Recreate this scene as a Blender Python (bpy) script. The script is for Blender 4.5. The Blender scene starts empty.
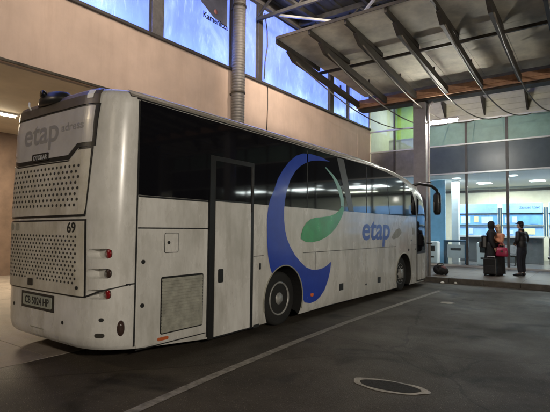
import bpy, bmesh, math, random
from mathutils import Vector, Matrix
from mathutils.geometry import tessellate_polygon
random.seed(7)
S = bpy.context.scene
COL = S.collection
V = Vector

# ------------------------------------------------------------------ helpers
class MB:
    """collects shapes in world coordinates; build() links them as ONE mesh object"""
    def __init__(self):
        self.v = []; self.f = []; self.m = []; self.smooth = []
    def add(self, vs, fs, mi=0, smooth=False):
        o = len(self.v)
        self.v += [tuple(p) for p in vs]
        for f in fs:
            self.f.append([i + o for i in f]); self.m.append(mi); self.smooth.append(smooth)
        return self
    def box(self, x0, x1, y0, y1, z0, z1, mi=0):
        vs = [(x0,y0,z0),(x1,y0,z0),(x1,y1,z0),(x0,y1,z0),(x0,y0,z1),(x1,y0,z1),(x1,y1,z1),(x0,y1,z1)]
        return self.add(vs, [(3,2,1,0),(4,5,6,7),(0,1,5,4),(1,2,6,5),(2,3,7,6),(3,0,4,7)], mi)
    def bar(self, a, b, w, h, mi=0, up=(0,0,1)):
        a, b = V(a), V(b); d = (b-a).normalized(); u = V(up)
        s = d.cross(u).normalized(); u = s.cross(d).normalized()
        vs = []
        for p in (a, b):
            for sx, sz in ((-1,-1),(1,-1),(1,1),(-1,1)):
                vs.append(p + s*sx*w/2 + u*sz*h/2)
        return self.add(vs, [(0,1,2,3),(7,6,5,4),(0,4,5,1),(1,5,6,2),(2,6,7,3),(3,7,4,0)], mi)
    def tube(self, pts, r, n=10, mi=0, caps=True):
        pts = [V(p) for p in pts]; rings = []
        rr = r if isinstance(r, (list, tuple)) else [r]*len(pts)
        prev = None; vs = []
        for i, p in enumerate(pts):
            d = (pts[min(i+1,len(pts)-1)] - pts[max(i-1,0)]).normalized()
            ref = prev if prev is not None else (V((0,0,1)) if abs(d.z) < .9 else V((1,0,0)))
            s = d.cross(ref).normalized(); u = s.cross(d).normalized(); prev = u
            for k in range(n):
                a = 2*math.pi*k/n
                vs.append(p + (s*math.cos(a) + u*math.sin(a))*rr[i])
        fs = []
        for i in range(len(pts)-1):
            for k in range(n):
                fs.append((i*n+k, i*n+(k+1)%n, (i+1)*n+(k+1)%n, (i+1)*n+k))
        self.add(vs, fs, mi, True)
        if caps:
            o = len(self.v) - len(vs)
            self.f.append([o+k for k in range(n)][::-1]); self.m.append(mi); self.smooth.append(False)
            self.f.append([o+(len(pts)-1)*n+k for k in range(n)]); self.m.append(mi); self.smooth.append(False)
        return self
    def lathe(self, prof, c=(0,0,0), axis='z', n=32, mi=0, smooth=True):
        """prof: list of (radius, height)"""
        vs = []; c = V(c)
        for r, h in prof:
            for k in range(n):
                a = 2*math.pi*k/n; p, q = r*math.cos(a), r*math.sin(a)
                vs.append(c + V({'z':(p,q,h),'x':(h,p,q),'y':(q,h,p)}[axis]))
        fs = []
        for i in range(len(prof)-1):
            for k in range(n):
                fs.append((i*n+k, i*n+(k+1)%n, (i+1)*n+(k+1)%n, (i+1)*n+k))
        self.add(vs, fs, mi, smooth)
        o = len(self.v)-len(vs)
        if prof[0][0] > 1e-6:
            self.f.append([o+k for k in range(n)][::-1]); self.m.append(mi); self.smooth.append(False)
        if prof[-1][0] > 1e-6:
            self.f.append([o+(len(prof)-1)*n+k for k in range(n)]); self.m.append(mi); self.smooth.append(False)
        return self
    def disc(self, r, c, n=40, mi=0, wob=0):
        return self.add([(c[0]+r*(1+wob*math.sin(3*t+1)+wob*math.sin(7*t))*math.cos(t), c[1]+r*(1+wob*math.sin(5*t))*math.sin(t), c[2]) for t in [2*math.pi*k/n for k in range(n)]], [tuple(range(n))], mi)
    def mesh(self, off=(0,0,0)):
        me = bpy.data.meshes.new('mesh'); o = V(off)
        me.from_pydata([V(p)-o for p in self.v], [], self.f)
        for i, p in enumerate(me.polygons):
            p.material_index = self.m[i]; p.use_smooth = self.smooth[i]
        me.update()
        bm = bmesh.new(); bm.from_mesh(me); bmesh.ops.recalc_face_normals(bm, faces=bm.faces[:])
        bm.normal_update()
        if bm.faces and all(f.normal.z < -.9 for f in bm.faces): bmesh.ops.reverse_faces(bm, faces=bm.faces[:])   # flat sheets face up
        bm.to_mesh(me); bm.free()
        return me
    def build(self, name, mats, parent=None, loc=None, bevel=0):
        base = root_loc(parent) if parent else V(loc or (0,0,0))
        return link(name, self.mesh(base), mats, parent, None if parent else base, bevel)

def root_loc(o):
    p = V((0,0,0))
    while o: p += o.location; o = o.parent
    return p

def link(name, me, mats, parent=None, loc=None, bevel=0):
    me.name = name
    for m in (mats if isinstance(mats, (list, tuple)) else [mats]): me.materials.append(m)
    o = bpy.data.objects.new(name, me); COL.objects.link(o)
    if parent: o.parent = parent
    elif loc is not None: o.location = loc
    if bevel:
        b = o.modifiers.new('bevel', 'BEVEL'); b.width = bevel; b.segments = 2; b.limit_method = 'ANGLE'; b.angle_limit = .7
    return o

def thing(name, label, cat, loc, group=None):
    o = bpy.data.objects.new(name, None); COL.objects.link(o); o.location = loc; o.empty_display_size = .2
    o['label'] = label; o['category'] = cat
    if group: o['group'] = group
    return o
def tag(o, label, cat, group=None):
    o['label'] = label; o['category'] = cat
    if group: o['group'] = group
    return o
def struct(o): o['kind'] = 'structure'; return o

def evaluated(o):
    bpy.context.view_layer.update()
    dg = bpy.context.evaluated_depsgraph_get(); dg.update()
    return bpy.data.meshes.new_from_object(o.evaluated_get(dg))

def temp(me):
    o = bpy.data.objects.new('temp', me); COL.objects.link(o); return o

def boolean(me, cutter):
    a = temp(me); b = temp(cutter)
    m = a.modifiers.new('b', 'BOOLEAN'); m.object = b; m.operation = 'DIFFERENCE'; m.solver = 'EXACT'
    r = evaluated(a)
    bpy.data.objects.remove(a); bpy.data.objects.remove(b)
    return r

def text_mesh(s, shear=0, bold=0, ext=.002, spacing=1.0, lines=1.0):
    cu = bpy.data.curves.new('text', 'FONT'); cu.body = s; cu.shear = shear; cu.offset = bold; cu.space_character = spacing
    cu.resolution_u = 5; cu.space_line = lines
    o = bpy.data.objects.new('text', cu); COL.objects.link(o)
    me = evaluated(o); bpy.data.objects.remove(o)
    return me

def text(name, s, mats, parent, ax, ay, origin, w, h, normal, depth=.003, shear=0, bold=0, spacing=1.0, conform=None):
    """lays the letters in the box (origin, w along ax, h along ay)"""
    me = text_mesh(s, shear, bold, spacing=spacing)
    xs = [v.co.x for v in me.vertices]; ys = [v.co.y for v in me.vertices]
    x0, x1, y0, y1 = min(xs), max(xs), min(ys), max(ys)
    ax, ay, n, o = V(ax), V(ay), V(normal), V(origin) - root_loc(parent)
    bm = bmesh.new(); bm.from_mesh(me)
    for v in bm.verts:
        a = (v.co.x-x0)/(x1-x0)*w; b = (v.co.y-y0)/(y1-y0)*h
        v.co = o + ax*a + ay*b
        if conform is not None:
            w_ = v.co + root_loc(parent); v.co.y = rear_y(w_.x, w_.z) - conform - root_loc(parent).y
    r = bmesh.ops.extrude_face_region(bm, geom=bm.faces[:])
    for g in r['geom']:
        if isinstance(g, bmesh.types.BMVert): g.co += n*depth
    bmesh.ops.recalc_face_normals(bm, faces=bm.faces[:])
    for f in bm.faces: f.smooth = False
    me2 = bpy.data.meshes.new(name); bm.to_mesh(me2); bm.free()
    return link(name, me2, mats, parent)

# ------------------------------------------------------------------ materials
def mat(name, col, rough=.6, metal=0, var=.0, scale=4, bump=0, bscale=40, coat=0, col2=None, spec=.5, stretch=(1,1,1), detail=6, grime=0, gcol=(.20,.17,.12), gscale=(5,5,.7)):
    m = bpy.data.materials.new(name); m.use_nodes = True
    nt = m.node_tree; N = nt.nodes; L = nt.links; p = N['Principled BSDF']
    p.inputs['Roughness'].default_value = rough; p.inputs['Metallic'].default_value = metal
    p.inputs['Specular IOR Level'].default_value = spec
    p.inputs['Coat Weight'].default_value = coat; p.inputs['Coat Roughness'].default_value = .08
    c = (*col, 1)
    p.inputs['Base Color'].default_value = c
    if var or bump:
        tc = N.new('ShaderNodeTexCoord'); mp = N.new('ShaderNodeMapping'); mp.inputs['Scale'].default_value = stretch
        L.new(tc.outputs['Object'], mp.inputs['Vector'])
    if var:
        n = N.new('ShaderNodeTexNoise'); n.inputs['Scale'].default_value = scale; n.inputs['Detail'].default_value = detail; n.inputs['Roughness'].default_value = .65
        L.new(mp.outputs[0], n.inputs['Vector'])
        r = N.new('ShaderNodeValToRGB')
        r.color_ramp.elements[0].position = .3; r.color_ramp.elements[1].position = .7
        lo = col2 if col2 else tuple(x*(1-var) for x in col)
        hi = col if col2 else tuple(min(1, x*(1+var)) for x in col)
        r.color_ramp.elements[0].color = (*lo, 1); r.color_ramp.elements[1].color = (*hi, 1)
        L.new(n.outputs['Fac'], r.inputs['Fac']); L.new(r.outputs['Color'], p.inputs['Base Color'])
        if grime:
            gm = N.new('ShaderNodeMapping'); gm.inputs['Scale'].default_value = gscale; L.new(tc.outputs['Object'], gm.inputs['Vector'])
            gn = N.new('ShaderNodeTexNoise'); gn.inputs['Scale'].default_value = 1.0; gn.inputs['Detail'].default_value = 8; gn.inputs['Roughness'].default_value = .7
            L.new(gm.outputs[0], gn.inputs['Vector'])
            gr_ = N.new('ShaderNodeMapRange'); gr_.inputs['From Min'].default_value = .48; gr_.inputs['From Max'].default_value = .78; gr_.inputs['To Max'].default_value = grime
            L.new(gn.outputs['Fac'], gr_.inputs['Value'])
            gx = N.new('ShaderNodeMixRGB'); gx.inputs[2].default_value = (*gcol, 1)
            L.new(gr_.outputs[0], gx.inputs[0]); L.new(r.outputs['Color'], gx.inputs[1]); L.new(gx.outputs[0], p.inputs['Base Color'])
        mr = N.new('ShaderNodeMapRange'); mr.inputs['To Min'].default_value = max(.03, rough*.75); mr.inputs['To Max'].default_value = min(1, rough*1.25)
        L.new(n.outputs['Fac'], mr.inputs['Value']); L.new(mr.outputs[0], p.inputs['Roughness'])
    if bump:
        n2 = N.new('ShaderNodeTexNoise'); n2.inputs['Scale'].default_value = bscale; n2.inputs['Detail'].default_value = 4
        L.new(mp.outputs[0], n2.inputs['Vector'])
        b = N.new('ShaderNodeBump'); b.inputs['Strength'].default_value = bump; b.inputs['Distance'].default_value = .02
        L.new(n2.outputs['Fac'], b.inputs['Height']); L.new(b.outputs[0], p.inputs['Normal'])
    return m

def glow(name, col, strength):
    m = bpy.data.materials.new(name); m.use_nodes = True; p = m.node_tree.nodes['Principled BSDF']
    p.inputs['Base Color'].default_value = (.8,.8,.8,1)
    p.inputs['Emission Color'].default_value = (*col, 1); p.inputs['Emission Strength'].default_value = strength
    return m

def pane_glass(name, tint, refl=.12, rough=.02):
    m = bpy.data.materials.new(name); m.use_nodes = True; nt = m.node_tree; N = nt.nodes; L = nt.links
    N.remove(N['Principled BSDF']); out = N['Material Output']
    t = N.new('ShaderNodeBsdfTransparent'); t.inputs[0].default_value = (*tint, 1)
    g = N.new('ShaderNodeBsdfGlossy'); g.inputs['Roughness'].default_value = rough; g.inputs['Color'].default_value = (1,1,1,1)
    lw = N.new('ShaderNodeFresnel'); lw.inputs['IOR'].default_value = 1.45
    mx = N.new('ShaderNodeMixShader')
    L.new(lw.outputs[0], mx.inputs[0]); L.new(t.outputs[0], mx.inputs[1]); L.new(g.outputs[0], mx.inputs[2]); L.new(mx.outputs[0], out.inputs['Surface'])
    return m

def frosted_glow(name):
    """backlit dirty film on the upper windows: streaks and smears belong to the film"""
    m = bpy.data.materials.new(name); m.use_nodes = True; nt = m.node_tree; N = nt.nodes; L = nt.links; p = N['Principled BSDF']
    p.inputs['Roughness'].default_value = .25; p.inputs['Base Color'].default_value = (.1,.12,.16,1)
    tc = N.new('ShaderNodeTexCoord')
    mp = N.new('ShaderNodeMapping'); mp.inputs['Scale'].default_value = (1, 1.5, .9); mp.inputs['Rotation'].default_value = (.25,0,0)
    L.new(tc.outputs['Object'], mp.inputs[0])
    n = N.new('ShaderNodeTexNoise'); n.inputs['Scale'].default_value = .75; n.inputs['Detail'].default_value = 10; n.inputs['Roughness'].default_value = .7; n.inputs['Distortion'].default_value = .5
    L.new(mp.outputs[0], n.inputs['Vector'])
    r = N.new('ShaderNodeValToRGB'); e = r.color_ramp.elements
    e[0].position = .28; e[0].color = (.19,.28,.72,1)
    e[1].position = .82; e[1].color = (.58,.70,.96,1)
    x = e.new(.52); x.color = (.29,.40,.85,1)
    L.new(n.outputs['Fac'], r.inputs[0])
    # fine scratches
    mp2 = N.new('ShaderNodeMapping'); mp2.inputs['Scale'].default_value = (1, 6, .9); mp2.inputs['Rotation'].default_value = (-.3,0,0)
    L.new(tc.outputs['Object'], mp2.inputs[0])
    n2 = N.new('ShaderNodeTexNoise'); n2.inputs['Scale'].default_value = 2.2; n2.inputs['Detail'].default_value = 6; n2.inputs['Distortion'].default_value = .6
    L.new(mp2.outputs[0], n2.inputs['Vector'])
    r2 = N.new('ShaderNodeValToRGB'); r2.color_ramp.elements[0].position = .58; r2.color_ramp.elements[1].position = .72
    L.new(n2.outputs['Fac'], r2.inputs[0])
    tr = N.new('ShaderNodeBsdfTranslucent'); add = N.new('ShaderNodeAddShader')
    mx = N.new('ShaderNodeMixRGB'); mx.blend_type = 'SCREEN'; mx.inputs[2].default_value = (.75,.85,1,1)
    sc = N.new('ShaderNodeMath'); sc.operation = 'MULTIPLY'; sc.inputs[1].default_value = .3
    L.new(r2.outputs[0], sc.inputs[0]); L.new(sc.outputs[0], mx.inputs[0]); L.new(r.outputs[0], mx.inputs[1])
    L.new(mx.outputs[0], tr.inputs['Color']); L.new(p.outputs[0], add.inputs[0]); L.new(tr.outputs[0], add.inputs[1]); L.new(add.outputs[0], N['Material Output'].inputs['Surface'])
    L.new(mx.outputs[0], p.inputs['Emission Color']); p.inputs['Emission Strength'].default_value = .55
    return m

def asphalt():
    m = bpy.data.materials.new('asphalt'); m.use_nodes = True; nt = m.node_tree; N = nt.nodes; L = nt.links; p = N['Principled BSDF']; p.inputs['Specular IOR Level'].default_value = .22
    tc = N.new('ShaderNodeTexCoord')
    big = N.new('ShaderNodeTexNoise'); big.inputs['Scale'].default_value = .55; big.inputs['Detail'].default_value = 5; big.inputs['Roughness'].default_value = .6
    fine = N.new('ShaderNodeTexNoise'); fine.inputs['Scale'].default_value = 120; fine.inputs['Detail'].default_value = 5; fine.inputs['Roughness'].default_value = .75
    vor = N.new('ShaderNodeTexVoronoi'); vor.inputs['Scale'].default_value = 75
    for n in (big, fine, vor): L.new(tc.outputs['Object'], n.inputs['Vector'])
    r = N.new('ShaderNodeValToRGB'); e = r.color_ramp.elements
    e[0].position = .35; e[0].color = (.036,.031,.026,1); e[1].position = .68; e[1].color = (.088,.075,.061,1)
    L.new(big.outputs['Fac'], r.inputs[0])
    r2 = N.new('ShaderNodeValToRGB'); r2.color_ramp.elements[0].position = .3; r2.color_ramp.elements[1].position = .72
    r2.color_ramp.elements[0].color = (.55,.55,.55,1); r2.color_ramp.elements[1].color = (1.5,1.45,1.35,1)
    L.new(fine.outputs['Fac'], r2.inputs[0])
    mx = N.new('ShaderNodeMixRGB'); mx.blend_type = 'MULTIPLY'; mx.inputs[0].default_value = 1
    L.new(r.outputs[0], mx.inputs[1]); L.new(r2.outputs[0], mx.inputs[2]); L.new(mx.outputs[0], p.inputs['Base Color'])
    sp = N.new('ShaderNodeTexVoronoi'); sp.inputs['Scale'].default_value = 70; L.new(tc.outputs['Object'], sp.inputs['Vector'])  # pale grit specks; the ground's sparkle is put into their colour
    spr = N.new('ShaderNodeValToRGB'); spr.color_ramp.elements[0].position = .10; spr.color_ramp.elements[0].color = (1,1,1,1); spr.color_ramp.elements[1].position = .20; spr.color_ramp.elements[1].color = (0,0,0,1)
    L.new(sp.outputs['Distance'], spr.inputs[0])
    gate = N.new('ShaderNodeSeparateColor'); L.new(sp.outputs['Color'], gate.inputs[0])
    gt = N.new('ShaderNodeMath'); gt.operation = 'GREATER_THAN'; gt.inputs[1].default_value = .55; L.new(gate.outputs[0], gt.inputs[0])
    gm = N.new('ShaderNodeMath'); gm.operation = 'MULTIPLY'; L.new(spr.outputs[0], gm.inputs[0]); L.new(gt.outputs[0], gm.inputs[1])
    m2 = N.new('ShaderNodeMixRGB'); m2.inputs[2].default_value = (.40,.35,.28,1); L.new(gm.outputs[0], m2.inputs[0]); L.new(mx.outputs[0], m2.inputs[1])
    st = N.new('ShaderNodeTexNoise'); st.inputs['Scale'].default_value = 1.1; st.inputs['Detail'].default_value = 6; st.inputs['Distortion'].default_value = .8; L.new(tc.outputs['Object'], st.inputs['Vector'])
    sr = N.new('ShaderNodeMapRange'); sr.inputs['From Min'].default_value = .54; sr.inputs['From Max'].default_value = .68; sr.inputs['To Max'].default_value = .75; L.new(st.outputs['Fac'], sr.inputs['Value'])
    m3 = N.new('ShaderNodeMixRGB'); m3.inputs[2].default_value = (.006,.005,.0045,1); L.new(sr.outputs[0], m3.inputs[0]); L.new(m2.outputs[0], m3.inputs[1])
    wn = N.new('ShaderNodeTexNoise'); wn.inputs['Scale'].default_value = 1.6; wn.inputs['Detail'].default_value = 4; L.new(tc.outputs['Object'], wn.inputs['Vector'])
    wm = N.new('ShaderNodeMixRGB'); wm.inputs[0].default_value = .25; L.new(tc.outputs['Object'], wm.inputs[1]); L.new(wn.outputs['Color'], wm.inputs[2])
    ck = N.new('ShaderNodeTexVoronoi'); ck.feature = 'DISTANCE_TO_EDGE'; ck.inputs['Scale'].default_value = .33; L.new(wm.outputs[0], ck.inputs['Vector'])
    cr = N.new('ShaderNodeMapRange'); cr.inputs['From Min'].default_value = .002; cr.inputs['From Max'].default_value = .006; cr.inputs['To Min'].default_value = .4; cr.inputs['To Max'].default_value = 0; L.new(ck.outputs['Distance'], cr.inputs['Value'])
    m4 = N.new('ShaderNodeMixRGB'); m4.inputs[2].default_value = (.004,.004,.004,1); L.new(cr.outputs[0], m4.inputs[0]); L.new(m3.outputs[0], m4.inputs[1])
    L.new(m4.outputs[0], p.inputs['Base Color'])
    rr = N.new('ShaderNodeMapRange'); rr.inputs['From Min'].default_value = .3; rr.inputs['From Max'].default_value = .7
    rr.inputs['To Min'].default_value = .75; rr.inputs['To Max'].default_value = .5
    L.new(big.outputs['Fac'], rr.inputs['Value']); L.new(rr.outputs[0], p.inputs['Roughness'])
    ad = N.new('ShaderNodeMath'); ad.operation = 'ADD'; L.new(fine.outputs['Fac'], ad.inputs[0]); L.new(vor.outputs['Distance'], ad.inputs[1])
    b = N.new('ShaderNodeBump'); b.inputs['Strength'].default_value = .6; b.inputs['Distance'].default_value = .006
    L.new(ad.outputs[0], b.inputs['Height']); L.new(b.outputs[0], p.inputs['Normal'])
    return m

M = dict(
    asphalt=asphalt(),
    paint_line=mat('worn_white_paint', (.34,.315,.28), .7, var=1, scale=11, col2=(.09,.08,.068), bump=.3, detail=10),
    paving=mat('paving', (.125,.10,.082), .55, var=.25, scale=5, bump=.2),
    kerb=mat('kerb_concrete', (.09,.08,.07), .8, var=.4, scale=6, bump=.4),
    beige=mat('beige_wall_panel', (.53,.41,.345), .75, var=.13, scale=.9, grime=.35, gcol=(.30,.21,.16), gscale=(2.5,2.5,.35), bump=.05, bscale=8),
    soffit=mat('soffit_plaster', (.62,.55,.44), .8, var=.12, scale=1.2),
    brown=mat('brown_back_wall', (.17,.115,.085), .8, var=.25, scale=2),
    frame=mat('dark_window_frame', (.075,.07,.07), .5, .3, var=.2),
    frame_grey=mat('grey_window_post', (.16,.155,.16), .5, .3, var=.25, scale=8),
    film=frosted_glow('backlit_window_film'),
    duct=mat('galvanised_duct', (.15,.145,.14), .55, .3, var=.25, scale=7),
    steel=mat('dull_steel', (.068,.060,.049), .55, .4, var=.35, scale=6),
    steel_dk=mat('dark_roof_steel', (.045,.045,.045), .6, .3, var=.4, scale=5),
    rod=mat('tie_rod_steel', (.22,.20,.17), .5, .4, var=.3),
    panel=mat('canopy_sheet', (.66,.62,.51), .72, 0, var=.3, scale=1.6),
    roofsheet=mat('roof_sheet', (.045,.045,.038), .6, .3, var=.4, scale=1.5),
    rust=mat('rusty_fascia', (.52,.30,.18), .7, var=1, scale=5, col2=(.30,.16,.10), bump=.2),
    column=mat('grey_column', (.27,.26,.26), .55, var=.2, scale=3),
    pipe=mat('pale_pipe', (.5,.47,.45), .35, .5, var=.15),
    alu=mat('pale_aluminium', (.55,.57,.58), .4, .5),
    spandrel=mat('blue_grey_spandrel', (.075,.105,.125), .34, .0, var=.2, scale=1.2, coat=0),
    teal=mat('teal_glass_panel', (.24,.40,.35), .42, .0, var=.3, scale=1.0, coat=0),
    clap=mat('cream_cladding', (.62,.60,.48), .7, var=.15, scale=2),
    hallfloor=mat('hall_floor', (.10,.10,.105), .3, var=.15),
    hallwall=mat('hall_cream_wall', (.74,.71,.60), .7, var=.08),
    ceil=mat('hall_ceiling', (.72,.71,.66), .8, var=.05),
    green=mat('lime_wall', (.36,.52,.12), .7, var=.15),
    booth=mat('booth_blue', (.27,.47,.84), .4, var=.12, scale=3),
    boothglass=mat('booth_window_blue', (.17,.40,.80), .15, var=.2, scale=2),
    booth_dk=mat('booth_post', (.03,.08,.13), .4),
    counter=mat('counter_grey', (.075,.08,.085), .5, var=.25, scale=3),
    ink=mat('sign_ink', (.02,.05,.20), .5),
    cyan=mat('pale_blue_partition', (.28,.54,.78), .3, var=.1),
    white=mat('white_laminate', (.72,.72,.70), .4, var=.06),
    glass=pane_glass('hall_glass', (.84,.92,.97)),
    # bus
    bus=mat('dirty_white_paint', (.70,.69,.66), .27, 0, var=1, scale=1.9, col2=(.43,.42,.385), stretch=(1,1,.5), coat=.35, bump=.03, bscale=2.2, detail=9, grime=.42),
    bus_low=mat('dirty_white_bumper', (.60,.575,.50), .42, 0, var=1, scale=3.0, col2=(.40,.37,.30), detail=10, grime=.6, gscale=(4,4,1.2)),
    film_grey=mat('grey_window_film', (.46,.445,.43), .22, 0, var=.12, scale=2, coat=.3),
    film_txt=mat('faded_film_print', (.25,.245,.24), .3),
    taupe=mat('taupe_cove', (.20,.18,.15), .5, var=.25, scale=2),
    black=mat('black_rubber', (.012,.012,.012), .6),
    gloss=mat('black_bus_glass', (.006,.006,.008), .045, 0, spec=.6),
    trim=mat('black_trim', (.015,.015,.015), .35),
    spoiler=mat('brown_grey_spoiler', (.085,.072,.062), .35, var=.2),
    hole=mat('grille_hole', (.03,.027,.022), .9),
    louvre=mat('louvre_grey', (.27,.265,.22), .55, var=.3, scale=8),
    blue=mat('livery_blue', (.012,.048,.40), .25, 0, var=.12, coat=.4),
    leafgreen=mat('livery_green', (.006,.28,.07), .25, 0, var=.25, coat=.4),
    leafpale=mat('livery_pale_green', (.16,.36,.30), .3),
    violet=mat('livery_lettering', (.06,.11,.40), .3),
    red=mat('red_lens', (.22,.010,.014), .15, coat=.5),
    darklens=mat('dark_lens', (.05,.03,.025), .12, coat=.5),
    orange=mat('orange_lens', (.75,.16,.03), .2, coat=.5),
    orange_dk=mat('orange_reflector', (.45,.10,.03), .3, coat=.5),
    chrome=mat('chrome', (.6,.6,.6), .2, 1),
    tyre=mat('tyre', (.011,.0105,.010), .85, var=.3, bump=.2),
    rim=mat('steel_rim', (.30,.30,.29), .45, .3, var=.4, scale=9),
    plate=mat('plate_grey', (.30,.32,.27), .4),
    # people
    skin=mat('skin', (.50,.30,.21), .55), eye=mat('eye', (.02,.015,.012), .3), lip=mat('lips', (.35,.12,.10), .5),
    cloth_bk=mat('black_cloth', (.010,.010,.012), .85, var=.3, scale=14, bump=.3),
    leather=mat('black_jacket', (.014,.014,.017), .5, var=.3, scale=12, bump=.25),
    jeans=mat('dark_jeans', (.014,.016,.026), .85, var=.3, scale=20),
    peach=mat('peach_knit', (.62,.27,.16), .85, var=.15, scale=20, bump=.3),
    hair=mat('blond_hair', (.66,.50,.32), .5, var=.3, scale=30, bump=.5),
    hair_bk=mat('dark_hair', (.012,.010,.009), .5, var=.3, scale=30),
    maroon=mat('maroon_leather', (.34,.02,.07), .4, var=.2, scale=8),
    case=mat('black_suitcase', (.012,.012,.013), .4),
    pink=mat('grey_pink_cloth', (.22,.12,.13), .8),
    bluepaper=mat('pale_blue_notice', (.48,.62,.86), .6),
    paper=mat('white_paper', (.7,.7,.66), .7),
    yellow=mat('yellow_notice', (.60,.62,.36), .6),
)

# ------------------------------------------------------------------ setting: ground
g = MB()
g.add([(-140,-80,0),(140,-80,0),(140,120,0),(-140,120,0)], [(0,1,2,3)])
struct(g.build('ground', M['asphalt']))
def strip(pts, w, z=.004):
    b = MB()
    n = len(pts); L_ = []
    for i, (x, y) in enumerate(pts):
        L_ += [(x-w/2, y, z), (x+w/2, y, z)]
    b.add(L_, [(2*i, 2*i+1, 2*i+3, 2*i+2) for i in range(n-1)])
    return b
struct(strip([(-3.36,.2),(-3.43,2.4),(-3.56,3.7),(-3.68,5.6),(-3.74,7.4),(-3.72,10),(-3.68,12.75)], .115).build('parking_line', M['paint_line']))
struct(strip([(.1,-3),(.05,3),(0,8),(0,12.75)], .115).build('parking_line', M['paint_line']))
k = MB()
for i in range(26):
    x = -9 + i
    k.box(x+.004, x+.996, 14.78, 14.93, -.05, .152)
struct(k.build('kerb', M['kerb'], bevel=.012))
pv = MB()
for i in range(25):
    for j in range(5):
        pv.box(-9+i*1.0+.004, -9+(i+1)*1.0-.004, 14.935+j*1.0, 14.935+(j+1)*1.0-.006, -.05, .148+random.uniform(-.0015,.0015))
struct(pv.build('pavement', M['paving']))

b = MB()
for j in range(14):
    y0 = -12 + j*2.5
    b.box(-16, -10.9, y0+.005, y0+2.495, -.05, .006); b.box(-10.89, -5.69, y0+.005, y0+2.495, -.05, .006)
struct(b.build('concrete_apron', mat('apron_concrete', (.22,.185,.155), .8, var=.25, scale=2.5, bump=.25)))
# manholes
def manhole(x, y, r, label, ring=True, q=.47):
    t = thing('manhole_cover', label, 'manhole', (x,y,0), 'manholes in the yard')
    if ring:
        b = MB(); n = 48; vs = []
        for kk in range(n):
            a = 2*math.pi*kk/n; w1 = r*(1+.05*math.sin(3*a)+.03*math.sin(7*a+1)); w0 = r*(.80+.02*math.sin(5*a))
            sk = .10*math.cos(a)*r
            vs += [(x+w0*math.cos(a), y+q*w0*math.sin(a)+sk*.8, .006), (x+w1*math.cos(a), y+q*w1*math.sin(a)+sk, .005)]
        b.add(vs, [(2*i, 2*i+1, (2*i+3) % (2*n), (2*i+2) % (2*n)) for i in range(n)])
        b.build('concrete_collar', M['collar'], t)
    b = MB(); b.disc(r*.83, (0,0,.003)); b.v = [(x+p, y+p*.08+w*q, z) for p, w, z in b.v]; b.build('pit', M['hole'], t)
    b = MB(); b.disc(r*.72, (0,0,.0055), 40, 0, .012); b.v = [(x+p, y+p*.08+w*q, z) for p, w, z in b.v]; b.build('cover', M['cover'], t)
M['cover'] = mat('rusty_iron_cover', (.011,.009,.0075), .8, var=.6, scale=25, bump=.6, bscale=60)
M['collar'] = mat('pale_worn_concrete', (.56,.53,.47), .75, var=1, scale=9, col2=(.24,.22,.19), bump=.3)
manhole(-1.87, 4.64, .40, 'oval dark drain cover in a broken pale concrete collar, nearest in the yard')
manhole(-2.66, 11.45, .17, 'small dark drain cover in the asphalt farther off, near the kerb', False)
b = MB(); b.disc(.15, (-2.93,10.7,.005), 28, 0, .12)
tag(b.build('asphalt_patch', M['collar'], loc=(-2.93,10.7,0)), 'small pale worn patch on the asphalt beside the far drain cover', 'patch')
# litter at the kerb
for (x, y, s, lab) in ((-4.1,14.45,.07,'crumpled scrap of white litter on the asphalt by the bus front'), (-3.75,14.6,.05,'smaller scrap of white litter lying closer against the kerb')):
    b = MB(); b.lathe([(0,0),(s*.8,.01),(s,.03),(s*.5,.06),(0,.05)], (x,y,.002), n=7, smooth=False)
    tag(b.build('litter_scrap', M['paper'], loc=(x,y,0)), lab, 'litter', 'litter by the kerb')

# ------------------------------------------------------------------ left building: overhanging beige storey with lit windows
WX = -8.95
B = thing('terminal_building', 'beige overhanging upper storey with a band of lit bluish windows behind the coach', 'building', (WX,5,0))
Z0, Z1, Z2 = 4.757, 6.36, 8.95
seams = [-6.0, 11.8, 18.5, 19.86]
for i in range(len(seams)-1):
    b = MB(); b.box(WX-.25, WX, seams[i]+.006, seams[i+1]-.006, Z0, Z1)
    b.build('wall_panel', M['beige'], B, bevel=.006)
b = MB(); b.box(WX-.27, WX-.02, -6, 19.86, Z0+.002, Z1-.004); b.build('panel_joint', M['brown'], B)
b = MB(); b.box(WX-.02, WX+.03, -6, 19.85, Z0-.05, Z0-.004); b.build('edge_trim', M['steel'], B)
b = MB(); b.box(-16, WX-.26, -6, 19.86, Z0-.03, Z0+.05); b.build('soffit', M['soffit'], B)
b = MB(); b.box(-16.2, -16, -6, 19.86, 0, 8.95); b.build('back_wall', M['brown'], B)
b = MB(); b.box(WX-.10, WX+.07, -6, 19.86, Z1+.0, Z1+.075); b.build('window_sill', M['frame'], B, bevel=.01)
b = MB(); b.box(WX-.10, WX+.05, -6, 19.86, Z2, Z2+.12); b.build('window_head', M['frame_grey'], B)
b = MB(); b.box(WX-.25, WX, -6, 19.86, Z2+.122, 10.2); b.build('parapet', M['frame'], B)
posts = [(-2.3,.34,'g'), (2.4,.34,'g'), (7.18,.36,'g'), (10.0,.12,'d'), (11.33,.22,'d'), (16.1,.32,'d'), (17.6,.12,'d')]
edges = [-6.0]
for y, w, kx in posts:
    b = MB(); b.box(WX-.10, WX+.04, y-w/2, y+w/2, Z1+.076, Z2-.001)
    b.build('window_post', M['frame_grey' if kx == 'g' else 'frame'], B, bevel=.008)
    edges += [y-w/2, y+w/2]
edges.append(19.86)
WIN = []
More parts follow.
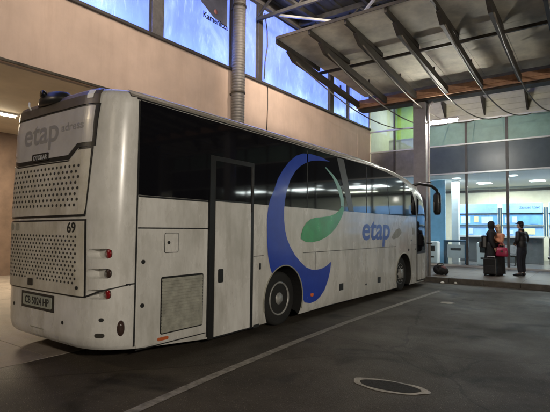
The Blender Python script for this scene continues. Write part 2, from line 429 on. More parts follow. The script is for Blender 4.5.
for i in range(0, len(edges), 2):
    y0, y1 = edges[i]+.003, edges[i+1]-.003
    fr = MB()
    for (a, c, d, e) in ((y0,y0+.04,Z1+.078,Z2-.003),(y1-.04,y1,Z1+.078,Z2-.003),(y0+.041,y1-.041,Z1+.078,Z1+.115),(y0+.041,y1-.041,Z2-.04,Z2-.003)):
        fr.box(WX-.07, WX-.02, a, c, d, e)
    w = fr.build('window', M['frame'], B)
    b = MB(); b.box(WX-.055, WX-.045, y0+.042, y1-.042, Z1+.117, Z2-.042)
    b.build('pane', M['film'], w)
    WIN.append((y0, y1))
# lettering and grey advert film on the third window
b = MB()
arc = [(8.30,8.90),(8.72,7.98),(9.2,7.72),(9.79,7.62),(9.79,8.90)]
b.add([(WX-.040,y,z) for y,z in arc]+[(WX-.043,y,z) for y,z in arc], [(0,1,2,3,4),(9,8,7,6,5)]+[(i,(i+1)%5,5+(i+1)%5,5+i) for i in range(5)])
b.build('window_advert', mat('advert_film', (.13,.14,.20), .4, var=.2), B)
text('window_lettering', 'Kamenitza', M['black'], B, V((0,1,-.03)).normalized(), (0,0,1), (WX-.038,8.80,7.56), 1.02, .19, (1,0,0), bold=.02)
b = MB(); b.lathe([(0,0),(.07,0),(.07,.004),(0,.004)], (WX-.036,9.3,7.91), 'x', 16)
b.build('window_emblem', mat('pale_red_print', (.5,.22,.22), .5), B)
# pale strip fluttering film edge beside the fifth window
b = MB(); b.tube([(WX+.02,11.55,8.75),(WX+.03,11.68,8.2),(WX+.02,11.72,7.7),(WX+.03,11.58,7.1),(WX+.02,11.56,6.55)], .018, 6)
b.build('loose_seal', M['frame'], B)
# lit ceiling lamp in the passage
lt = thing('ceiling_lamp', 'lit strip lamp under the low ceiling left of the coach', 'lamp', (-13.15,5.0,Z0))
b = MB(); b.box(-13.25,-13.05,4.2,5.8,Z0-.07,Z0-.032); b.build('housing', M['white'], lt)
b = MB(); b.tube([(-13.15,4.25,Z0-.10),(-13.15,5.75,Z0-.10)], .025, 10); b.build('tube', glow('warm_tube', (1,.86,.62), 40), lt)

# corrugated duct in front of the windows
t = thing('corrugated_duct', 'grey corrugated round duct running down in front of the lit windows', 'duct', (WX+.30,9.95,4.3))
b = MB(); prof = []
z = 4.3
while z < 10:
    prof += [(.195,z),(.195,z+.05),(.187,z+.058),(.187,z+.077)]; z += .085
b.lathe(prof, (WX+.30,9.95,0), n=28); b.build('pipe', M['duct'], t)
for zz in (5.6, 8.2):
    b = MB(); b.lathe([(.197,zz),(.212,zz),(.212,zz+.05),(.197,zz+.05)], (WX+.30,9.95,0), n=28); b.build('clamp', M['steel'], t)
for zz in (5.6, 8.2):
    b = MB(); b.box(WX+.005, WX+.12, 9.9, 10.0, zz, zz+.05); b.build('bracket', M['steel'], t)
# thin cable down the wall
b = MB(); b.tube([(WX+.02,11.75,6.34),(WX+.02,11.76,5.6),(WX+.02,11.72,4.76)], .014, 6)
tag(b.build('wall_cable', M['black'], loc=(WX,11.7,4.7)), 'thin black cable running down the beige wall below the windows', 'cable')

# ------------------------------------------------------------------ terminal hall at the end
FY = 19.9
H = thing('waiting_hall', 'glass fronted waiting hall with dark spandrel bands at the end of the yard', 'building', (-2,FY,0))
XL, XR = -8.94, 15.2
mull = [-7.74, -6.19, -4.63, -3.09] + [-1.54+1.55*i for i in range(11)]
cols = [XL] + mull
for i, x in enumerate(mull):
    b = MB(); b.box(x-.045, x+.045, FY-.05, FY+.06, .15, 6.22); b.build('mullion', M['frame'], H)
levels = [(4.03,4.09),(5.24,5.30),(6.22,6.28)]
for a, c in levels:
    b = MB(); b.box(XL, XR, FY-.07, FY-.052, a, c); b.box(XL, XR, FY-.0515, FY+.05, a+.005, c-.005); b.build('transom', M['alu'], H)
b = MB(); b.box(XL, XR, FY-.075, FY-.053, .15, .22); b.build('base_rail', M['alu'], H)
for i in range(len(cols)-1):
    x0, x1 = cols[i]+.047, cols[i+1]-.047
    b = MB(); b.box(x0, x1, FY-.006, FY+.006, .225, 4.025); b.build('glass_pane', M['glass'], H)
    b = MB(); b.box(x0, x1, FY-.02, FY+.02, 4.095, 5.235); b.build('spandrel_panel', M['spandrel'] if i > 1 else M['greyspan'] if 'greyspan' in M else M.setdefault('greyspan', mat('grey_spandrel', (.20,.195,.20), .35, var=.2)), H)
    b = MB(); b.box(x0, x1, FY-.02, FY-.005, 5.305, 6.215)
    b.build('upper_pane', M['teal'] if i > 1 else M['glass'], H)
# cladding above the rail, built of boards
b = MB()
for i in range(6):
    z = 6.285 + i*.23
    b.box(-6.2, XR, FY+.02+.0*i, FY+.06, z, z+.222)
b.build('cladding', M['clap'], H)
b = MB(); b.box(XL, -6.21, FY+.0, FY+.012, 6.285, 7.65); b.build('upper_pane', M['glass'], H)
b = MB()
for x in (-7.74, -6.25): b.box(x-.04, x+.04, FY-.05, FY-.003, 6.285, 7.65)
b.build('upper_mullion', M['frame'], H)
b = MB(); b.box(XL, XR, FY-.1, FY+.2, 7.67, 8.6); b.build('fascia', M['steel'], H)
for i in range(12):                                   # triangular brackets over the rail
    x = -5.45 + i*1.55
    b = MB(); vs = [(x-.03,FY+.015,6.4),(x-.03,FY+.015,7.1),(x-.03,FY-.62,7.1),(x-.03,FY-.62,6.98)]
    vs += [(x+.03,y,z) for (_,y,z) in vs]
    b.add(vs, [(0,1,2,3),(7,6,5,4),(0,4,5,1),(1,5,6,2),(2,6,7,3),(3,7,4,0)]); b.build('bracket', M['steel'], H)
# inside
b = MB(); b.box(XL, XR, FY+.07, 27.2, .0, .146); b.build('floor', M['hallfloor'], H)
b = MB(); b.box(XL, XR, FY+.07, 27.0, 4.02, 4.12); b.build('ceiling', M['ceil'], H)
b = MB(); b.box(XL, XR, 27.0, 27.2, .15, 4.02); b.build('back_wall', M['hallwall'], H)
b = MB(); b.box(XL, XR, 26.9, 26.99, 3.78, 3.9); b.build('ceiling_trim', M['frame'], H)
b = MB(); b.box(XL-.2, XL-.002, FY, 27, .0, 8.6); b.box(XR+.002, XR+.2, FY, 27, .0, 8.6); b.build('side_wall', M['hallwall'], H)
b = MB(); b.box(XL, -2, 23, 23.15, 4.13, 8.6); b.build('upper_back_wall', M['green'], H)
b = MB(); b.box(XL, -2, FY+.25, 23, 8.2, 8.3); b.build('upper_ceiling', M['ceil'], H)
b = MB(); b.box(XL+.4, -7.3, 21.2, 21.3, 4.13, 6.05); b.build('upper_partition', M['clap'], H)
b = MB(); b.box(-7.0, -6.3, 20.8, 20.9, 4.13, 6.2); b.build('upper_partition', M['white'], H)
# ceiling downlights
LG = glow('downlight_glow', (1,.95,.84), 9)
for i in range(8):
    for j, y in enumerate((21.4, 24.2)):
        x = -5.4 + i*2.3 + j*.6
        b = MB(); b.box(x-.3, x+.3, y-.3, y+.3, 3.99, 4.017) if j else b.lathe([(0,3.995),(.16,3.995),(.18,4.018)], (x,y,0))
        o = b.build('ceiling_light', LG, loc=(x,y,4.0))
        tag(o, 'square lit ceiling panel deep inside the waiting hall' if j else 'round lit downlight in the waiting hall ceiling near the glass', 'ceiling light', 'lights in the hall ceiling')

# ticket booths
def booth(x0, x1, label, lettering=None, notice=False, notes=((.1,2.02,.21,.3,'bluepaper'),(.40,2.05,.21,.28,'bluepaper'),(1.15,1.98,.3,.4,'boothglass'),(.15,1.5,.3,.2,'bluepaper'))):
    y = 24.0; t = thing('ticket_booth', label, 'booth', ((x0+x1)/2, y, .15), 'ticket booths in the hall')
    b = MB(); b.box(x0, x1, y-.12, y+.05, 2.50, 2.97); b.build('sign', M['booth'], t, bevel=.01)
    b = MB(); b.box(x0-.0, x1+.0, y-.02, y+.02, 1.95, 2.44); b.build('upper_window', M['boothglass'], t)
    b = MB(); b.box(x0-.02, x1+.02, y-.06, y+.04, 1.87, 1.93); b.box(x0-.02, x1+.02, y-.06, y+.04, 2.445, 2.495); b.build('rail', M['booth_dk'], t)
    b = MB(); b.box(x0, x1, y+.0, y+.03, 1.42, 1.865); b.build('service_window', M['booth'], t)
    b = MB(); b.box(x0, x1, y-.25, y+.1, .15, 1.32); b.build('counter', M['counter'], t, bevel=.01)
    b = MB(); b.box(x0-.03, x1+.03, y-.38, y+.1, 1.325, 1.40); b.build('countertop', M['alu'], t)
    b = MB()
    for x in (x0-.10, x1+.04): b.box(x, x+.06, y-.08, y+.05, 1.41, 2.75)
    b.build('post', M['booth_dk'], t)
    if lettering:
        ln, ox, w, z, h = lettering
        text('lettering', ln, M['ink'], t, (1,0,0), (0,0,1), (x0+ox, y-.122, z), w, h, (0,-1,0), shear=.15, bold=.012)
    for (px, pz, w, h_, mm) in notes:
        b = MB(); b.box(x0+px, x0+px+w, y-.034, y-.026, pz, pz+h_); b.build('notice', M[mm], t)
    if notice:
        b = MB(); b.box(x0+.9, x0+1.35, y-.03, y-.022, 1.5, 1.78); b.build('notice', M['yellow'], t)
booth(-3.95, -2.28, 'blue booth with dark italic lettering on its sign behind the man in the cap', ('Хасково Транс', .72, .86, 2.66, .16), True)
booth(-6.0, -4.18, 'blue booth behind the two women, without lettering, left of the mullion', None, False, ((.15,2.0,.42,.36,'bluepaper'),(.75,2.06,.21,.3,'yellow'),(1.1,2.0,.5,.33,'bluepaper'),(.5,1.5,.21,.29,'bluepaper'),(1.3,1.48,.3,.3,'cyan')))
booth(-2.04, -.34, 'plain blue booth right of the lettered booth, cut by the picture edge', None)
booth(-.12, 1.58, 'blue booth second to the right of the lettered booth', None)
booth(1.8, 3.5, 'blue booth third to the right of the lettered booth', None)

# hall furniture left
b = MB(); b.box(-6.62, -5.95, 21.5, 21.56, .15, 3.98)
tag(b.build('partition_panel', M['cyan'], loc=(-6.3,21.5,.15)), 'tall pale blue partition panel just inside the glass beside the coach front', 'partition')
b = MB(); b.box(-8.6, -6.7, 22.4, 22.46, .15, 3.98)
tag(b.build('partition_panel', M['booth'], loc=(-7.6,22.4,.15)), 'darker blue partition panel standing behind the coach mirror', 'partition')
t = thing('framed_desk', 'white desk front in a thick dark frame inside the glass left of the women', 'desk', (-5.5,21.5,.15))
fr = MB()
for a in ((-6.02,-5.94,.15,1.2),(-5.1,-5.02,.15,1.2),(-5.939,-5.101,1.12,1.2)): fr.box(a[0],a[1],21.45,21.9,a[2],a[3])
fr.build('frame', M['booth_dk'], t)
b = MB(); b.box(-5.9,-5.14,21.6,21.66,.4,1.0); b.build('front_panel', M['white'], t)
b = MB(); b.box(-5.75,-5.3,21.58,21.598,.75,.85); b.build('label_strip', M['frame'], t)
def kiosk(x, y, label):
    t = thing('ticket_machine', label, 'machine', (x,y,.15), 'white machines in the hall')
    b = MB(); b.box(x-.28,x+.28,y-.2,y+.2,.15,1.15); b.build('cabinet', M['white'], t, bevel=.06)
    b = MB(); b.box(x-.15,x+.15,y-.21,y-.203,.7,.95); b.build('screen', M['trim'], t)
    b = MB(); b.box(x-.12,x+.12,y-.21,y-.203,.42,.5); b.build('slot', M['trim'], t)
kiosk(-6.35, 20.9, 'white rounded cabinet in front of the pale blue partition')
kiosk(-4.25, 21.3, 'white rounded cabinet just right of the mullion behind the women')
b = MB(); b.box(-5.9,-5.6,22.4,22.7,.15,4.015)
tag(b.build('hall_pillar', M['white'], loc=(-5.75,22.5,.15)), 'white square pillar inside the hall near the framed desk', 'pillar')

def seat_row(x, y, n_, label):
    t = thing('bench', label, 'bench', (x,y,.15), 'seat rows in the hall')
    for i in range(n_):
        xx = x+i*.56
        b = MB(); b.box(xx,xx+.5,y-.22,y+.22,.57,.61); b.build('seat', M['frame_grey'], t, bevel=.015)
        b = MB(); b.bar((xx+.25,y+.22,.64),(xx+.25,y+.34,1.0),.5,.03); b.build('backrest', M['frame_grey'], t, bevel=.01)
    b = MB(); b.box(x,x+n_*.56-.06,y-.03,y+.03,.50,.565); b.build('beam', M['steel'], t)
    for xx in (x+.25, x+n_*.56-.31):
        b = MB(); b.box(xx-.025,xx+.025,y-.025,y+.025,.16,.50); b.box(xx-.03,xx+.03,y-.25,y+.25,.146,.18); b.build('leg', M['steel'], t)
seat_row(-1.9, 21.6, 3, 'grey row of three seats inside the glass right of the man in the cap')
seat_row(-4.0, 22.3, 2, 'grey pair of seats inside the hall between the women and the man')

# ------------------------------------------------------------------ column, drainpipe, tube lamp
b = MB(); b.box(-5.19, -4.76, 15.0, 15.42, .14, 5.96)
tag(b.build('column', M['column'], loc=(-4.97,15.2,.15), bevel=.02), 'grey square column holding the rusty canopy beam beside the coach front', 'column')
t = thing('drainpipe', 'thin pale drainpipe standing at the kerb in front of the grey column', 'pipe', (-4.66,14.97,.15))
b = MB(); b.tube([(-4.66,14.985,.1),(-4.66,14.985,3),(-4.66,14.985,5.6),(-4.62,14.96,5.78),(-4.5,14.94,5.88)], .04, 12); b.build('pipe', M['pipe'], t)
b = MB()
for z in (1.2, 3.2, 5.2): b.box(-4.757, -4.60, 15.03, 15.07, z, z+.04); b.lathe([(.042,z),(.052,z),(.052,z+.04),(.042,z+.04)], (-4.66,14.985,0), n=14)
b.build('clips', M['steel'], t)
t = thing('tube_light', 'glaring white fluorescent tube on the grey column under the canopy', 'lamp', (-4.4,15.1,5.2))
b = MB(); b.tube([(-4.72,15.12,5.21),(-3.78,15.12,5.215)], .045, 12); b.build('tube', glow('white_tube', (1,.97,.88), 300), t)
b = MB(); b.box(-4.745,-3.76,15.07,15.17,5.27,5.33); b.build('housing', M['white'], t)
b = MB(); b.bar((-4.3,15.12,5.33),(-4.3,15.12,5.97),.03,.03); b.bar((-3.9,15.12,5.33),(-3.9,15.12,5.97),.03,.03); b.build('hanger', M['steel'], t)

# ------------------------------------------------------------------ canopy
K = thing('canopy', 'sheet metal canopy on steel ribs with a rusty front beam overhead', 'canopy', (-2,14.9,6))
CX0, CX1 = -7.1, 11.6
def cz(y): return 6.80 - (y-9.7)*.045
ribx = [-7.1+1.035*i for i in range(19)]
def slab(mb, x0, x1, y0, y1, t=.03, dz=0):
    mb.add([(x0,y0,cz(y0)+dz),(x1,y0,cz(y0)+dz),(x1,y1,cz(y1)+dz),(x0,y1,cz(y1)+dz),(x0,y0,cz(y0)+t+dz),(x1,y0,cz(y0)+t+dz),(x1,y1,cz(y1)+t+dz),(x0,y1,cz(y1)+t+dz)],
           [(3,2,1,0),(4,5,6,7),(0,1,5,4),(1,2,6,5),(2,3,7,6),(3,0,4,7)])
for i in range(len(ribx)-1):
    for (y0, y1) in ((9.7,12.0),(12.01,15.3)):
        b = MB(); slab(b, ribx[i]+.004, ribx[i+1]-.004, y0, y1, dz=random.uniform(0,.006)); b.build('panel', M['panel'], K)
for i, x in enumerate(ribx):
    b = MB(); b.bar((x,9.72,cz(9.72)-.075),(x,12.0,cz(12.0)-.075),.06,.12); b.build('rafter', M['steel'], K)
    # hanging rib: channel with cut wedge end, two hangers
    y0, y1 = 10.25, 14.78
    za, zb = cz(y0)-.27, 6.14
    rb = MB(); w = .045
    prof = [(y0,za+.10),(y0+.28,za-.10),(y1,zb-.10),(y1,zb+.10),(y0+.0,za+.13)]
    rb.add([(x-w,y,z) for y,z in prof]+[(x+w,y,z) for y,z in prof], [tuple(range(4,-1,-1)), tuple(range(5,10))]+[(j,(j+1)%5,5+(j+1)%5,5+j) for j in range(5)])
    r = rb.build('rib', M['steel'], K)
    hb = MB()
    for yy in (10.9, 12.05, 13.4):
        zz = za + (zb-za)*(yy-y0)/(y1-y0)
        hb.box(x-.02, x+.02, yy-.025, yy+.025, zz+.09, cz(yy)-.146)
    hb.build('hanger', M['steel'], r)
    # curved tie rod down to the facade rail
    P = [V((x+.06,10.6,6.42)), V((x+.08,13.6,5.75)), V((x+.15,17.0,5.3)), V((x+.75,19.72,6.2))]
    pts = [P[0]*(1-s)**3+P[1]*3*s*(1-s)**2+P[2]*3*s*s*(1-s)+P[3]*s**3 for s in [j/20 for j in range(21)]]
    tb = MB(); tb.tube(pts, .021, 8); tb.build('tie_rod', M['rod'], K)
b = MB(); b.bar((CX0,12.0,cz(12)-.20),(CX1,12.0,cz(12)-.17),.06,.08); b.build('purlin', M['steel'], K)
b = MB(); b.box(CX0, CX1, 9.67, 9.695, cz(9.7)-.03, cz(9.7)+.045); b.build('edge_beam', M['steel'], K)
b = MB(); b.box(CX0-.1, CX1, 14.80, 14.86, 6.02, 6.30); b.box(CX0-.1, CX1, 14.861, 15.3, 6.06, 6.12); b.build('fascia_beam', M['rust'], K)
b = MB(); b.box(CX0-.1, CX1, 14.76, 14.797, 6.12, 6.16); b.build('fascia_lip', M['rust'], K)
b = MB(); b.box(CX0-.1, CX1, 14.95, 15.4, 5.97, 6.055); b.build('gutter', M['steel'], K)
for x in (-1.9, 1.2, 4.3, 7.4, 10.5):
    pass
b = MB(); b.box(4.6, 5.0, 15.0, 15.4, .14, 5.96)
tag(b.build('column', M['column'], loc=(4.8,15.2,.15), bevel=.02), 'grey square column farther along the kerb to the right of the people', 'column')

# high dark roof over the canopy
R_ = thing('high_roof', 'dark high steel roof with trusses above the canopy and lit windows', 'roof', (-2,15,9))
b = MB()
y = 10.9
n = 0
b.box(-8.94, 13, 10.9, 19.8, 9.28, 9.32)
b.build('roof_sheet', M['roofsheet'], R_)
b = MB()
for i in range(40): b.box(-8.9+i*.55, -8.9+i*.55+.12, 10.9, 19.7, 9.24, 9.279)
b.build('corrugation', M['roofsheet'], R_)
for y in (11.1, 13.6, 16.1, 18.6):
    b = MB(); b.bar((-8.9,y,9.15),(13,y,9.15),.14,.18); b.bar((-8.9,y,8.35),(13,y,8.35),.09,.1)
    x = -8.9
    while x < 12:
        b.bar((x,y,8.38),(x+.8,y,9.1),.06,.06); b.bar((x+.8,y,9.1),(x+1.6,y,8.38),.06,.06); x += 1.6
    b.build('truss', M['steel_dk'], R_)
for x in (-8.2,-6.2,-4.2,-2.2,-.2,1.8,3.8):
    b = MB(); b.bar((x,10.9,9.05),(x+.4,19.6,9.05),.1,.16); b.build('joist', M['steel_dk'], R_)
b = MB(); b.bar((-8.8,12.2,8.9),(-4.5,15.2,8.3),.07,.07); b.bar((-8.6,15,8.2),(-4,11.4,8.9),.07,.07); b.build('cross_brace', M['alu'], R_)

# ------------------------------------------------------------------ the coach
XC, HW = -5.68, 1.25
XR_ = XC + HW
BUS = thing('coach', 'dirty white coach with blue and green livery parked with its rear towards us', 'bus', (XC,8.3,0))
def lerp(a, b, t): return a + (b-a)*t
def interp(tab, x):
    if x <= tab[0][0]: return tab[0][1]
    for (x0, y0), (x1, y1) in zip(tab, tab[1:]):
        if x <= x1: return lerp(y0, y1, (x-x0)/(x1-x0))
    return tab[-1][1]
INS = [(.1,.02),(.2,.006),(.32,0),(3.14,0),(3.18,.012),(3.22,.035),(3.27,.085),(3.31,.16),(3.335,.28)]
REARZ = [(.1,.07),(.25,.02),(.4,0),(1.7,-.015),(2.9,.02),(3.2,.05),(3.27,.09),(3.31,.2),(3.335,.5)]
FRONT = [(.1,14.2),(.4,14.27),(1.3,14.32),(2.0,14.27),(2.62,14.08),(2.9,13.72),(3.05,13.2),(3.14,12.65),(3.22,11.9),(3.28,11.2),(3.31,10.6),(3.335,9.6)]
def rear_d(u):
    d = .03*(u/1.25)**2
    if u > .7: d += .43*(1-math.sqrt(max(0, 1-((u-.7)/.55)**2)))
    return d
def rear_y(x, z): return 2.87 + rear_d(min(abs(x-XC), 1.249)) + interp(REARZ, z)
def front_d(u, L_): # distance back from the nose at lateral offset u
    return L_*(1-(max(0, 1-(u/1.25)**5))**(1/2.6))
def front_len(z): return interp([(0,.58),(2.0,.62),(2.6,.72),(2.9,.95),(3.1,1.6),(3.335,2.2)], z)
def side_x(y, z):
    z = max(z, .32); w = HW - interp(INS, z); F = interp(FRONT, z); L_ = front_len(z)
    if y > F - L_:
        t = min(1, max(0, (y-(F-L_))/L_)); u = (max(0, 1-t**2.6))**(1/5)
        return XC + w*u
    return XC + w
def zbot(y): return interp([(3.2,.25),(4.6,.12),(7,.13),(8,.15),(14,.12)], y)
def outline(z):
    w = HW - interp(INS, z); pts = []
    us = [0,.25,.5,.7,.85,.95,1.05,1.12,1.18,1.215,1.24,1.25]
    right = []
    for u in us: right.append((u*w/HW, 2.87 + rear_d(u) + interp(REARZ, z)))
    F = interp(FRONT, z); L_ = front_len(z)
    ys = [3.4,4.0,4.6,5.5,6.35,7,8,9,9.6]
    for y in ys[1:]: right.append((w, y))
    k_ = [1.25,1.245,1.22,1.17,1.1,1.0,.85,.65,.4,.2,0]
    for u in k_: right.append((u*w/HW, F - front_d(u, L_)))
    left = [(-x, y) for x, y in right[1:-1]][::-1]
    return [(XC+x, y) for x, y in right+left]
levels = [0, .06, .14, .4, .8, 1.3, 1.7, 2.0, 2.4, 2.62, 2.76, 2.9, 3.0, 3.05, 3.1, 3.14, 3.18, 3.22, 3.25, 3.28, 3.31, 3.335]
b = MB(); rings = []
for l in levels:
    zr = max(l, .12)
    ring = []
    for (x, y) in outline(.1+l if l < .2 else l):
        ring.append((x, y, l + zbot(y)*(1-min(1, l/.4))))
    rings.append(ring)
n = len(rings[0])
vs = [p for r in rings for p in r]
fs = []
for i in range(len(rings)-1):
    for k_ in range(n): fs.append((i*n+k_, i*n+(k_+1) % n, (i+1)*n+(k_+1) % n, (i+1)*n+k_))
b.add(vs, fs, 0, True)
top = len(rings)-1
b.f.append([top*n+k_ for k_ in range(n)]); b.m.append(0); b.smooth.append(True)
b.f.append([k_ for k_ in range(n)][::-1]); b.m.append(0); b.smooth.append(False)
body = b.mesh((XC,8.3,0))
RW, FW = 6.36, 12.03
cut = MB()
def off(p): return (p[0]-XC, p[1]-8.3, p[2])
for y, r in ((RW,.565),(FW,.56)):
    for sx in (1,-1):
        cx = XC + sx*HW
        cut.lathe([(r,-.62 if sx > 0 else -.2),(r,.2 if sx > 0 else .62)], (cx-XC, y-8.3, .45), 'x', 40, smooth=False)
LZ = (1.345, 1.12, .885)
for z in LZ:
    for sx in (1,-1):
        x0, x1 = sorted((sx*.97, sx*1.11)); r = .056; pr = []
        for k_ in range(24):
            a = 2*math.pi*k_/24; cx = x1 if math.cos(a) > 0 else x0
            pr.append((cx+r*math.cos(a), z+r*math.sin(a)))
        yd = 3.072-8.3
        vv = [(x, 2.6-8.3, zz) for x, zz in pr]+[(x, yd, zz) for x, zz in pr]
        cut.add(vv, [tuple(range(24)), tuple(range(47,23,-1))]+[(i, i+24, (i+1) % 24+24, (i+1) % 24) for i in range(24)])
body = boolean(body, cut.mesh())
bo = link('body', body, [M['bus'], M['black']], BUS)
for p in body.polygons:
    c = p.center + V((XC,8.3,0))
    for y, r in ((RW,.565),(FW,.56)):
        if math.hypot(c.y-y, c.z-.45) < r-.001 or (abs(math.hypot(c.y-y, c.z-.45)-r) < .01 and abs(abs(c.x-XC)-HW) > .02 and abs(p.normal.x) < .3):
            if abs(p.normal.x) < .5 or abs(c.x-XC) < HW-.1: p.material_index = 1
    if p.normal.z < -.9 and c.z < .3: p.material_index = 1
es = bo.modifiers.new('edges', 'EDGE_SPLIT'); es.split_angle = math.radians(38)

def plate(poly, kind, offs, thick, step=.12):
    """outline in (y,z) on the right side or (x,z) on the rear, laid on the bodywork"""
    bm = bmesh.new()
    vs = [bm.verts.new((a, 0, c)) for a, c in poly]
    for tri in tessellate_polygon([[V((a, 0, c)) for a, c in poly]]):
        try: bm.faces.new([vs[i] for i in tri])
        except ValueError: pass
    a0, a1 = min(p[0] for p in poly), max(p[0] for p in poly)
    cuts = []
    if kind == 'rear':
        t = a0+.004
        while t < a1:
            cuts.append(t); t += .03 if abs(t-XC) > .68 else step
    else:
        t = max(a0, 12.2)+.06
        while t < a1: cuts.append(t); t += .06
    for t in cuts:
        bmesh.ops.bisect_plane(bm, geom=bm.verts[:]+bm.edges[:]+bm.faces[:], plane_co=(t,0,0), plane_no=(1,0,0))
    zs = [3.0,3.1,3.14,3.16,3.18,3.2,3.22,3.24,3.26] if kind == 'side' else [.25,.4,1.7,2.9,3.2,3.25]
    c0, c1 = min(p[1] for p in poly), max(p[1] for p in poly)
    for t in zs:
        if c0 < t < c1: bmesh.ops.bisect_plane(bm, geom=bm.verts[:]+bm.edges[:]+bm.faces[:], plane_co=(0,0,t), plane_no=(0,0,1))
    for v in bm.verts:
        a, c = v.co.x, v.co.z
        if kind == 'side': v.co = (side_x(a, c)+offs-XC, a-8.3, c)
        elif kind == 'left': v.co = (2*XC-side_x(a, c)-offs-XC, a-8.3, c)
        else: v.co = (a-XC, rear_y(a, c)-offs-8.3, c)
    nrm = V({'side':(1,0,0),'left':(-1,0,0),'rear':(0,-1,0)}[kind])
    for f in bm.faces:
        f.normal_update()
        if f.normal.dot(nrm) < 0: f.normal_flip()
    r = bmesh.ops.extrude_face_region(bm, geom=bm.faces[:])
    for e in r['geom']:
        if isinstance(e, bmesh.types.BMVert): e.co += nrm*thick
    bmesh.ops.recalc_face_normals(bm, faces=bm.faces[:])
    me = bpy.data.meshes.new('plate'); bm.to_mesh(me); bm.free()
    return me
def pl(name, poly, m, kind='side', offs=.0, thick=.004, parent=None):
    return link(name, plate(poly, kind, offs, thick), m, parent or BUS)
def rect(a0, a1, c0, c1): return [(a0,c0),(a1,c0),(a1,c1),(a0,c1)]
def rrect(a0, a1, c0, c1, r):
    pts = []
    for cx, cz_, s in ((a1-r,c1-r,0),(a0+r,c1-r,90),(a0+r,c0+r,180),(a1-r,c0+r,270)):
        for k_ in range(5):
            t = math.radians(s+k_*22.5); pts.append((cx+r*math.cos(t), cz_+r*math.sin(t)))
    return pts

# side glass
band = [(3.34,2.03),(4.528,2.03),(4.528,3.155),(3.34,3.16)]
fband = [(5.502,2.03),(13.02,2.03),(12.98,2.35),(12.72,2.72),(12.2,2.92),(11.6,3.03),(10.8,3.10),(9.9,3.145),(5.502,3.155)]
pl('side_window', band, M['gloss'], thick=.005)
pl('side_window', fband, M['gloss'], thick=.005)
pl('side_window', rect(4.5285,5.5015,2.667,3.155), M['gloss'], thick=.005)
pl('side_window', rect(3.34,9.9,2.03,3.15), M['gloss'], 'left', thick=.005)
pl('slanted_grey_strip', [(8.20,3.12),(8.50,3.12),(8.98,2.04),(8.74,2.04)], mat('dark_strip_grey', (.06,.058,.056), .4), offs=.005, thick=.003)  # slanted dark grey strip laid across the side glass
for y in (7.05, 9.62, 11.0):
    pl('window_joint', [(y,2.04),(y+.03,2.04),(y+.03 - (.18 if y > 10.9 else 0),2.9 if y > 10.9 else 3.1),(y-(.18 if y > 10.9 else 0),2.9 if y > 10.9 else 3.1)], M['black'], offs=.005, thick=.002)
pl('cove_strip', [(3.30,3.165),(3.30,3.185),(10.2,3.18),(10.2,3.163)], M['trim'], offs=.0, thick=.006)
pl('cove_panel', [(3.22,3.19),(3.22,3.275),(9.8,3.275),(10.6,3.24),(10.6,3.19)], M['taupe'], offs=.002, thick=.003)  # darker taupe band laid over the white paint of the roof cove
# rear door
D = link('rear_door', plate(rect(4.53,5.50,.115,2.665), 'side', 0, .008), M['trim'], BUS)
link('door_glass', plate(rect(4.64,5.42,2.05,2.60), 'side', .008, .004), M['gloss'], D)
link('door_panel', plate(rect(4.64,5.42,.14,2.025), 'side', .008, .010), M['bus'], D)
link('handle', plate(rrect(4.70,4.80,.88,1.07,.02), 'side', .018, .012), M['trim'], D)
link('door_bar', plate(rect(5.43,5.465,1.9,2.6), 'side', .008, .02), M['steel_dk'], D)
# front door
D = link('front_door', plate([(13.06,.16),(13.92,.16),(13.95,1.0),(13.88,2.2),(13.66,2.5),(13.06,2.66)], 'side', 0, .006), M['trim'], BUS)
link('door_glass', plate([(13.12,1.02),(13.86,1.06),(13.82,2.15),(13.62,2.44),(13.12,2.58)], 'side', .006, .004), M['gloss'], D)
link('door_panel', plate([(13.12,.2),(13.86,.2),(13.88,.96),(13.12,.96)], 'side', .006, .006), M['bus'], D)
# windscreen on the nose
b = MB(); vs = []; nx, nz = 17, 7
for j in range(nz):
    z = 1.25 + j*(2.85-1.25)/(nz-1)
    for i in range(nx):
        u = -1.12 + 2.24*i/(nx-1)
        vs.append((XC+u, interp(FRONT, z)-front_d(abs(u)/HW*(HW), front_len(z))+.012, z))
b.add(vs, [(j*nx+i, j*nx+i+1, (j+1)*nx+i+1, (j+1)*nx+i) for j in range(nz-1) for i in range(nx-1)], 0, True)
w = b.build('windscreen', M['gloss'], BUS); so = w.modifiers.new('thick', 'SOLIDIFY'); so.thickness = .01
for sx in (-1,1):
    b = MB(); b.lathe([(0,.0),(.11,.0),(.10,.04),(0,.06)], (XC+sx*.85, 14.2, .75), 'y', 20); b.build('headlight', M['chrome'], BUS)
# panel gaps
def seam(pts_list, name='panel_gap'):
    for poly in pts_list: pl(name, poly, M['black'], thick=.0025)
seam([rect(3.20,3.315,.985,1.0), rect(3.315,3.338,.27,3.15), rect(3.345,4.525,1.632,1.648), rect(3.345,4.525,2.005,2.027),
      rect(5.515,5.77,1.21,1.22), rect(6.94,11.46,1.21,1.22), rect(12.60,13.04,1.215,1.223), rect(7.375,7.383,.2,1.21), rect(9.62,9.63,.2,1.21),
      rect(11.38,11.388,.2,1.21), rect(10.86,10.866,1.225,2.0), rect(4.50,4.529,.16,2.03), rect(3.345,4.49,.215,.228)])
